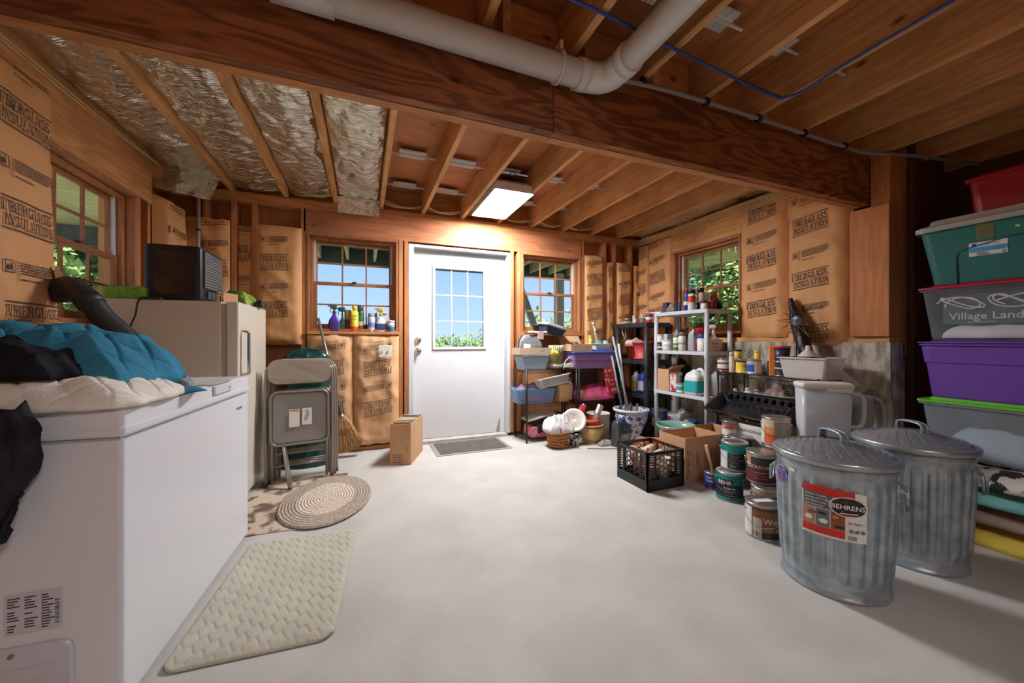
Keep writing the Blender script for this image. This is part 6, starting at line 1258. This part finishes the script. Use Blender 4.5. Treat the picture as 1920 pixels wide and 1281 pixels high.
# ------------------------------------------------------------------ galvanised trash cans
GALV = mat('galvanised', 'B2C0C8', .33, metal=.6, var=.03, vscale=14, col2='8E9DA6', bump=.12, bscale=60)
GALVD = mat('galvanised_lid', 'A8B3BA', .3, metal=.65, var=.12, vscale=14, bump=.15, bscale=60)
def trash_can(label, x, y, rz, hr=0):
    t = thing('trash_can', label, 'trash can', (x, y, 0), rz)
    N = 26
    def fn(r, z, a):
        if .075 < z < .50:
            e = min(1, (z-.075)/.03, (.50-z)/.04); w_ = abs(((a*N/(2*PI)) % 1)-.5)*2
            return r+.010*e*max(0, min(1, (w_-.35)/.2))
        return r
    b = M(); pr = [(.188, .0), (.196, .003), (.197, .012), (.191, .016), (.190, .050), (.194, .055), (.190, .062)]
    pr += [(.190+.020*k/22, .07+.44*k/22) for k in range(23)]+[(.213, .53), (.216, .54), (.213, .55), (.214, .578)]
    b.lathe(pr, N*10, fn=fn); bd = part('body', b, GALV, t)
    b = M(); pr = [(.218, .562), (.226, .562), (.2305, .566), (.2305, .584), (.226, .590), (.216, .592)]; z = .642
    b.lathe(pr, 120, caps=False)
    def lf(u, v):
        a = 2*PI*u; r_ = .216*v; st = r_/.024; kk = math.floor(st); fr = st-kk; seg = (a*(6+kk*3)/(2*PI)+.5*(kk % 2)) % 1
        zz = .592+.048*(1-(r_/.216)**1.5)
        if .03 < r_ < .21: zz += .0075*(1-fr)*(1 if seg < .84 else .3)
        return (r_*math.cos(a), r_*math.sin(a), zz)
    b.grid(lf, 260, 96); lid = part('lid', b, GALVD, t)
    hz = z-.002
    b = M(); pts = bez([(-.062, 0, hz-.012), (-.064, 0, hz+.018), (-.052, 0, hz+.038), (0, 0, hz+.044), (.052, 0, hz+.038), (.064, 0, hz+.018), (.062, 0, hz-.012)], 5)
    for s in (-1, 1): b.tube([(p.x, p.y+s*.013, p.z-.0) for p in pts], .0055, 8)
    k0 = len(b.v)
    for i in range(len(pts)-1):
        p, q = pts[i], pts[i+1]; b.poly([(p.x, -.013, p.z+.003), (q.x, -.013, q.z+.003), (q.x, .013, q.z+.003), (p.x, .013, p.z+.003)])
    b.v = [(x*math.cos(hr)-y*math.sin(hr), x*math.sin(hr)+y*math.cos(hr), zz) for x, y, zz in b.v]; part('lid_handle', b, GALV, lid)
    for s in (0, PI):
        cs, sn = math.cos(s), math.sin(s); b = M(); mt = Matrix.Rotation(s, 4, 'Z')
        b.box((.210, -.035, .43), (.218, .035, .50), 0, mt); b.tube([mt @ Vector(p) for p in ((.219, -.028, .475), (.236, -.030, .47), (.240, -.028, .40), (.240, .028, .40), (.236, .030, .47), (.219, .028, .475))], .0055, 8); b.tube([mt @ Vector((.222, -.036, .478)), mt @ Vector((.222, .036, .478))], .008, 8); part('side_handle', b, GALV, t)
    return t, bd
c1, b1 = trash_can('front galvanised trash can with a red and black maker sticker', 2.021, 1.059, R(-72), R(137))
c2, b2 = trash_can('rear galvanised trash can without sticker, nearest the totes', 2.615, 1.025, R(-84), R(150))
# maker sticker on the front can
a = camang(2.021, 1.059)-R(-72)
b = M(); rad = .2185; SK = 1.75; zc = .375
def ck(r_): return lambda u, v: cm(r_, a)(SK*u, zc+SK*(v-zc))
mp = [ck(rad+.0012*k) for k in range(1, 5)]
ST_ = [P('DEDCD8', .5), P('C8241E', .4), P('5E6166', .5), P('17181B', .4), P('B9836A', .6), P('8A4A2A', .6), P('E8E6E0', .5), P('6B7176', .5)]
def strip(mpx, f0, f1, u0, u1, mi, n=14):
    for i in range(n):
        ua = u0+(u1-u0)*i/n; ub = u0+(u1-u0)*(i+1)/n; b.poly([mpx(ua, f0(ua)), mpx(ub, f0(ub)), mpx(ub, f1(ub)), mpx(ua, f1(ua))], mi)
U0, U1 = -.062, .062
topc = lambda u: zc+.060-.10*(u-U0)*.35-1.6*(u-.0)**2*.6
strip(mp[0], lambda u: zc-.062+.6*(u-U0)**2*.2, topc, U0, U1, 0)
strip(mp[1], lambda u: topc(u)-.014-.08*(u-U0), topc, U0, .040, 1)
strip(mp[1], lambda u: zc+.006, lambda u: topc(u)-.014-.08*(u-U0), U0+.004, .0, 2, 6)
for k, mi in enumerate((4, 7, 5)): strip(mp[1], lambda u: zc-.038, lambda u: zc+.004, U0+.002+.028*k, U0+.028+.028*k, mi, 3)
strip(mp[1], lambda u: zc-.056, lambda u: zc-.039, U0+.002, .022, 1, 6)
for u, v, ru, rv, mi in ((-.047, zc-.022, .008, .006, 6), (-.040, zc-.008, .009, .005, 2), (-.018, zc-.024, .009, .006, 6), (-.020, zc-.006, .010, .003, 3), (.009, zc-.018, .009, .007, 5), (.012, zc-.030, .010, .003, 3), (.004, zc-.008, .006, .004, 4)): b.disc(mp[2], u, v, ru, rv, mi, 14)
b.disc(mp[2], .028, zc+.020, .036, .024, 6, 28); b.disc(mp[3], .028, zc+.020, .033, .0215, 3, 28)
mpt = ck(rad+.0062); b.text('BEHRENS', .0155, mpt, .028, zc+.015, 6); b.text('SINCE 1911', .004, mpt, .028, zc+.031, 1)
for k in range(3): strip(mpt, lambda u, k=k: zc+.004-.0035*k+.08*(u-.02), lambda u, k=k: zc+.006-.0035*k+.08*(u-.02), .012+.004*k, .046-.003*k, 1 if k % 2 else 6, 4)
for k in range(4): b.text(['Chicken Feeding', 'Storage and Trash', 'Galvanized Steel', 'Rust Resistant'][k], .0065, mpt, U0+.007, zc+.034-.008*k, 6, align='l')
b.text('20 Gal', .0075, mpt, .027, zc-.018, 3, align='l'); b.text('75.7 L', .005, mpt, .047, zc-.018, 3, align='l')
for k in range(3): b.disc(mpt, .033+.011*k, zc-.034, .0042, .0042, 7, 12)
for k in range(9): b.rect(mpt, .028+.0018*k, zc-.055, .0288+.0018*k, zc-.045, 3)
b.v = [tuple(v) for v in b.v]
part('maker_sticker', b, ST_, b1, 'red, white and black product sticker')
# round flag sticker
a2 = a-1.02; b = M(); mq = [cm(.2165+.0012*k, a2) for k in range(3)]
b.disc(mq[0], 0, .468, .040, .042, 0, 28); b.disc(mq[1], 0, .468, .037, .039, 1, 28)
for k in range(5): b.rect(mq[2], -.03+.003*k, .440+.009*k, .03-.002*k, .4445+.009*k, 1 if k % 2 else 2, 4)
b.text('MADE IN USA', .009, cm(.2205, a2), 0, .488, 3)
part('flag_sticker', b, [P('E8E6E2', .5), P('3A4FA0', .4), P('C8508A', .5), P('E6D84A', .5)], b1, 'round blue flag sticker')
b = M(); b.rect(cm(.2165, a-.72), -.014, .505, .014, .519, 0, 3); part('price_sticker', b, PAPER, b1)

# ------------------------------------------------------------------ storage totes stacked on blankets at the right
BX, BY = 3.46, .90; HXb, HYb = .235, .325
for k, (s, c, z, h, hx, hy, sl) in enumerate((('folded mustard yellow blanket at the bottom of the pile under the totes', 'D9BE55', 0, .105, .40, .44, 81), ('folded brown beige blanket second from the bottom of the pile', '9B8775', .118, .09, .39, .43, 82), ('turquoise fleece blanket in the middle of the pile under the totes', '7FC4BE', .22, .085, .40, .44, 83), ('black and white printed cloth on top of the pile under the green-lidded bin', 'BDB6AC', .315, .07, .40, .42, 84))):
    m = cloth('pile_'+c, c) if k < 3 else mat('print_bw', 'CFC8BE', .9, var=.1, vscale=14, col2='2E2A2A', ramp=(.46, .5))
    b = M(); drape(b, hx, hy, h, seed=sl, wr=.014, k=3.5, ws=9, wob=.05, crease=.008, nu=70, nv=70); solo('folded_blanket' if k < 3 else 'printed_cloth', b, m, s, 'blanket' if k < 3 else 'cloth', (BX+.0, BY, z))
CLG = mat('clear_smoke', 'C3D2DE', .2, alpha=.36)
z = .405
tote('see-through bin with bright green lid at the bottom of the tote stack', BX, BY, z, HXb, HYb, .325, CLG, P('6CC63C', .35), taper=.90, lidh=.022, lip=.016)
heap('white_linen', 'pale blue-white linen inside the green-lidded see-through bin', 'linen', (BX, BY, z+.012), [cloth('linen', 'B9CCDA')], 0, hx=.19, hy=.27, H=.16, seed=90, wr=.04, k=2.5, ws=8, nu=40, nv=50)
z = .752
tote('deep purple tote between the two see-through bins', BX, BY, z, HXb, HYb, .335, mat('purple_tote', '6A3FA6', .35), mat('purple_tote', '6A3FA6', .35), taper=.90, ridge=.62, lidh=.012)
CLG2 = mat('clear_frost', 'C3D2DE', .2, alpha=.20)
z = 1.100
t = tote('see-through bin with crimson lid above the purple tote', BX, BY, z, HXb, HYb, .315, CLG2, P('B3203F', .35), taper=.90, lidh=.02)
b = M(); b.box((0, 0, 0), (.30, .50, .18)); solo('village_box', b, P('2E4F44', .6), 'dark green printed carton inside the crimson-lidded bin', 'box', (BX-.165, BY-.25, z+.095))
b = M(); mp = lambda u, v: (BX-.168, BY+.25-u, z+v+.005)
b.text('Village Landscape', .058, mp, .025, .118, 0, align='l'); b.text('snow and accessories', .012, mp, .10, .098, 0, align='l'); solo('village_lettering', b, P('C9D2C4', .6), 'white lettering Village Landscape on the dark green carton', 'lettering')
heap('snow_blanket', 'white fluffy snow blanket folded in the bottom of the crimson-lidded bin', 'blanket', (BX, BY, z+.013), [cloth('snow', 'E6E9EC')], 0, hx=.198, hy=.28, H=.080, seed=91, wr=.012, k=3, nu=40, nv=50)
rr = random.Random(6)
for k, (y_, s) in enumerate(((BY+.17, 'left'), (BY-.02, 'middle'), (BY-.2, 'right'))):
    pts = [(BX-.178-.006*rr.random(), y_+.10*math.cos(i*.75+k)*(1-.02*i), z+.215+.035*math.sin(i*.75*(1.3))+.01*rr.random()) for i in range(18)]
    b = M(); b.tube(bez(pts, 4), .0042, 6); solo('cable_coil', b, P('E6E6E4', .5), f'looped white cord in the crimson-lidded bin, {s} coil', 'cord', group='white cords in the bin')
z = 1.428
t = tote('dark teal tote with grey-beige lid near the top of the stack', BX, BY, z, HXb+.005, HYb+.005, .345, mat('teal_tote', '1F6A66', .35), mat('tote_lid_grey', 'A8A296', .4), taper=.86, lidh=.055, lip=.016)
mpf = lambda u, v, k=1: (-HXb*.955-.010-.002*k, .30-u, v)
b = M(); q = [(.13, .02), (.13, .20), (.16, .235), (.56, .235)]
b = M()
tl = (.345*.14)  # lean of the side wall
def side(u, v, e=.003): return (-(HXb+.005)*(.86+.14*v/.345)-e, .33-u, v)
b.rect(side, .205, .15, .345, .225, 0); b2_ = lambda u, v: side(u, v, .005); b.rect(b2_, .207, .172, .343, .197, 1); b.disc(b2_, .226, .212, .010, .008, 2, 16); b.text('10 Gallon Tote', .012, b2_, .282, .206, 3); b.disc(b2_, .312, .186, .022, .014, 0, 16)
for k in range(8): b.rect(lambda u, v: side(u, v, .006), .325+.002*k, .152, .326+.002*k, .166, 3)
for k in range(3): b.rect(b2_, .235, .153+.006*k, .235+.05-.01*k, .156+.006*k, 3)
part('product_label', b, [P('DFE0E2', .5), P('2FA3D6', .5), P('2A3C86', .5), INK], t, 'white and blue product label')
b = M(); b.rect(lambda u, v: side(u, v, .0035), .372, .275, .388, .287); part('price_tag', b, P('A6D94A', .5), t, 'small lime green price tag')
b = M(); b.tube([side(.155, .0, .004), side(.155, .16, .004), side(.165, .185, .004), side(.185, .195, .004), side(.36, .235, .004), side(.60, .235, .004)], .003, 5); part('moulded_edge', b, P('174E4C', .4), t)
b = M(); b.rect(lambda u, v: side(u, v, .006), .235, .24, .30, .335, 0); part('packing_tape', b, mat('tape', '8A8456', .15, alpha=.6), t)
tote('red tote on its own at the very top right behind the teal tote', 3.62, .74, 1.835, .24, .34, .22, P('9B1420', .4), P('A81824', .4), taper=.95, lidh=.03)

# ------------------------------------------------------------------ bottles on the left back window ledge
zt = 1.186
def wl(px, Y=4.03): return on(px, Y=Y)
spray_bottle('purple spray bottle with black trigger, leftmost on the left back window ledge', *wl(627), zt, .285, .052, .032, '5B3BA8', '4E5560', rz=0, labelc='4A3A78')
spray_bottle('slim dark green spray bottle second from the left on the window ledge', *wl(642, 4.05), zt, .25, .026, .024, '1E6A4C', '2E5548', rz=0)
jar('magenta bottle with cream top behind the yellow can on the window ledge', *wl(652, 4.07), zt, .030, .215, 'A8386E', 'C9A56A', .45, name='bottle', cat='bottle')
t = spray_can('yellow and red aerosol lettered Tuff Stuff on the window ledge', *wl(664, 4.03), zt, .038, .255, 'E8D23C', 'E6CF3A', bands=(('E0582E', .25), ('E8D23C', 1)), nozzle=True)
b = M(); mp = cm(.0388, -PI/2); b.text('TUFF', .030, mp, 0, .14); b.text('STUFF', .028, mp, 0, .112); part('lettering', b, INK, t)
b = M()
for k, c in enumerate((0, 1, 2, 1)): b.poly([cm(.0386, -PI/2)(-.03+.008*k, .02), cm(.0386, -PI/2)(-.02+.008*k, .02), cm(.0386, -PI/2)(.012+.008*k, .09), cm(.0386, -PI/2)(.004+.008*k, .09)], c)
part('stripes', b, [P('2E9A5A'), P('E6E3DC'), P('3A4FB0')], t)
spray_can('dark aerosol with grey cap right behind the yellow can', *wl(676, 4.06), zt, .034, .265, '3B5A3C', '55585A', bands=(('7A5A3A', .3), ('C9C6B0', .5), ('2E7A4A', .8)))
spray_can('pale blue and white aerosol on the window ledge', *wl(696, 4.03), zt, .035, .185, 'B9C3DA', 'A9ADB8', bands=(('DADFE8', .3), ('6F86C0', .65)))
spray_can('small grey capped bottle behind the pale blue aerosol', *wl(703, 4.08), zt, .028, .19, 'C9CBD0', '8A9096')
spray_bottle('clear spray bottle with yellow trigger and dark label on the window ledge', *wl(714), zt, .26, .048, .032, 'D5D2C6', 'CDAA52', rz=0, labelc='3A4A7A')
jug('white flat bottle behind the yellow-trigger spray bottle', *wl(723, 4.07), zt, .085, .05, .20, 'DFE0E2', 'DFE0E2', 0, handle=False, name='bottle', cat='bottle', neck=.7)
jar('round white jar with blue label, rightmost on the window ledge', *wl(733, 4.01), zt, .036, .115, 'DDE0E2', 'E6E6E6', .18, bands=(('4A6A8A', .5), ('8FB0C0', .7)))
# ------------------------------------------------------------------ panel light of the room, and an added fill light
def fixture(label, x, y, z, sx_, sy_, E):
    t = thing('ceiling_light', label, 'ceiling light', (x, y, z))
    b = M(); b.loft([ring(sx_/2-.006, sy_/2-.006, .01, -.016), ring(sx_/2, sy_/2, .01, -.016), ring(sx_/2, sy_/2, .01, .05), ring(sx_/2-.05, sy_/2-.05, .01, .09)], 0, (False, True), sm=False); b.loft([ring(sx_/2-.006, sy_/2-.006, .01, -.016), ring(sx_/2-.006, sy_/2-.006, .01, .01)], 0, (False, False), sm=False); part('housing', b, mat('light_housing', 'E8E8E8', .4), t)
    b = M(); b.box((-sx_/2+.008, -sy_/2+.008, -.002), (sx_/2-.008, sy_/2-.008, .008)); part('diffuser', b, mat('light_diffuser_%d' % int(E), 'FBFBFF', .5, emit=E), t)
    b = M()
    for s in (-1, 1): b.tube([(s*.1, -sy_/2+.03, .09), (s*.03, -sy_/2+.05, .15), (0, -sy_/2+.1, .235)], .003, 5)
    part('hanging_chain', b, DGREY, t)
fixture('glowing white panel light hung between joists beyond the beam', 1.237, 3.42, 2.425, .375, .76, 116)
fixture('added unseen fill panel behind the photographer, brightening the near side', .9, -1.3, 2.40, .36, 1.1, 40)  # invented fill light out of view, added to lift the near half
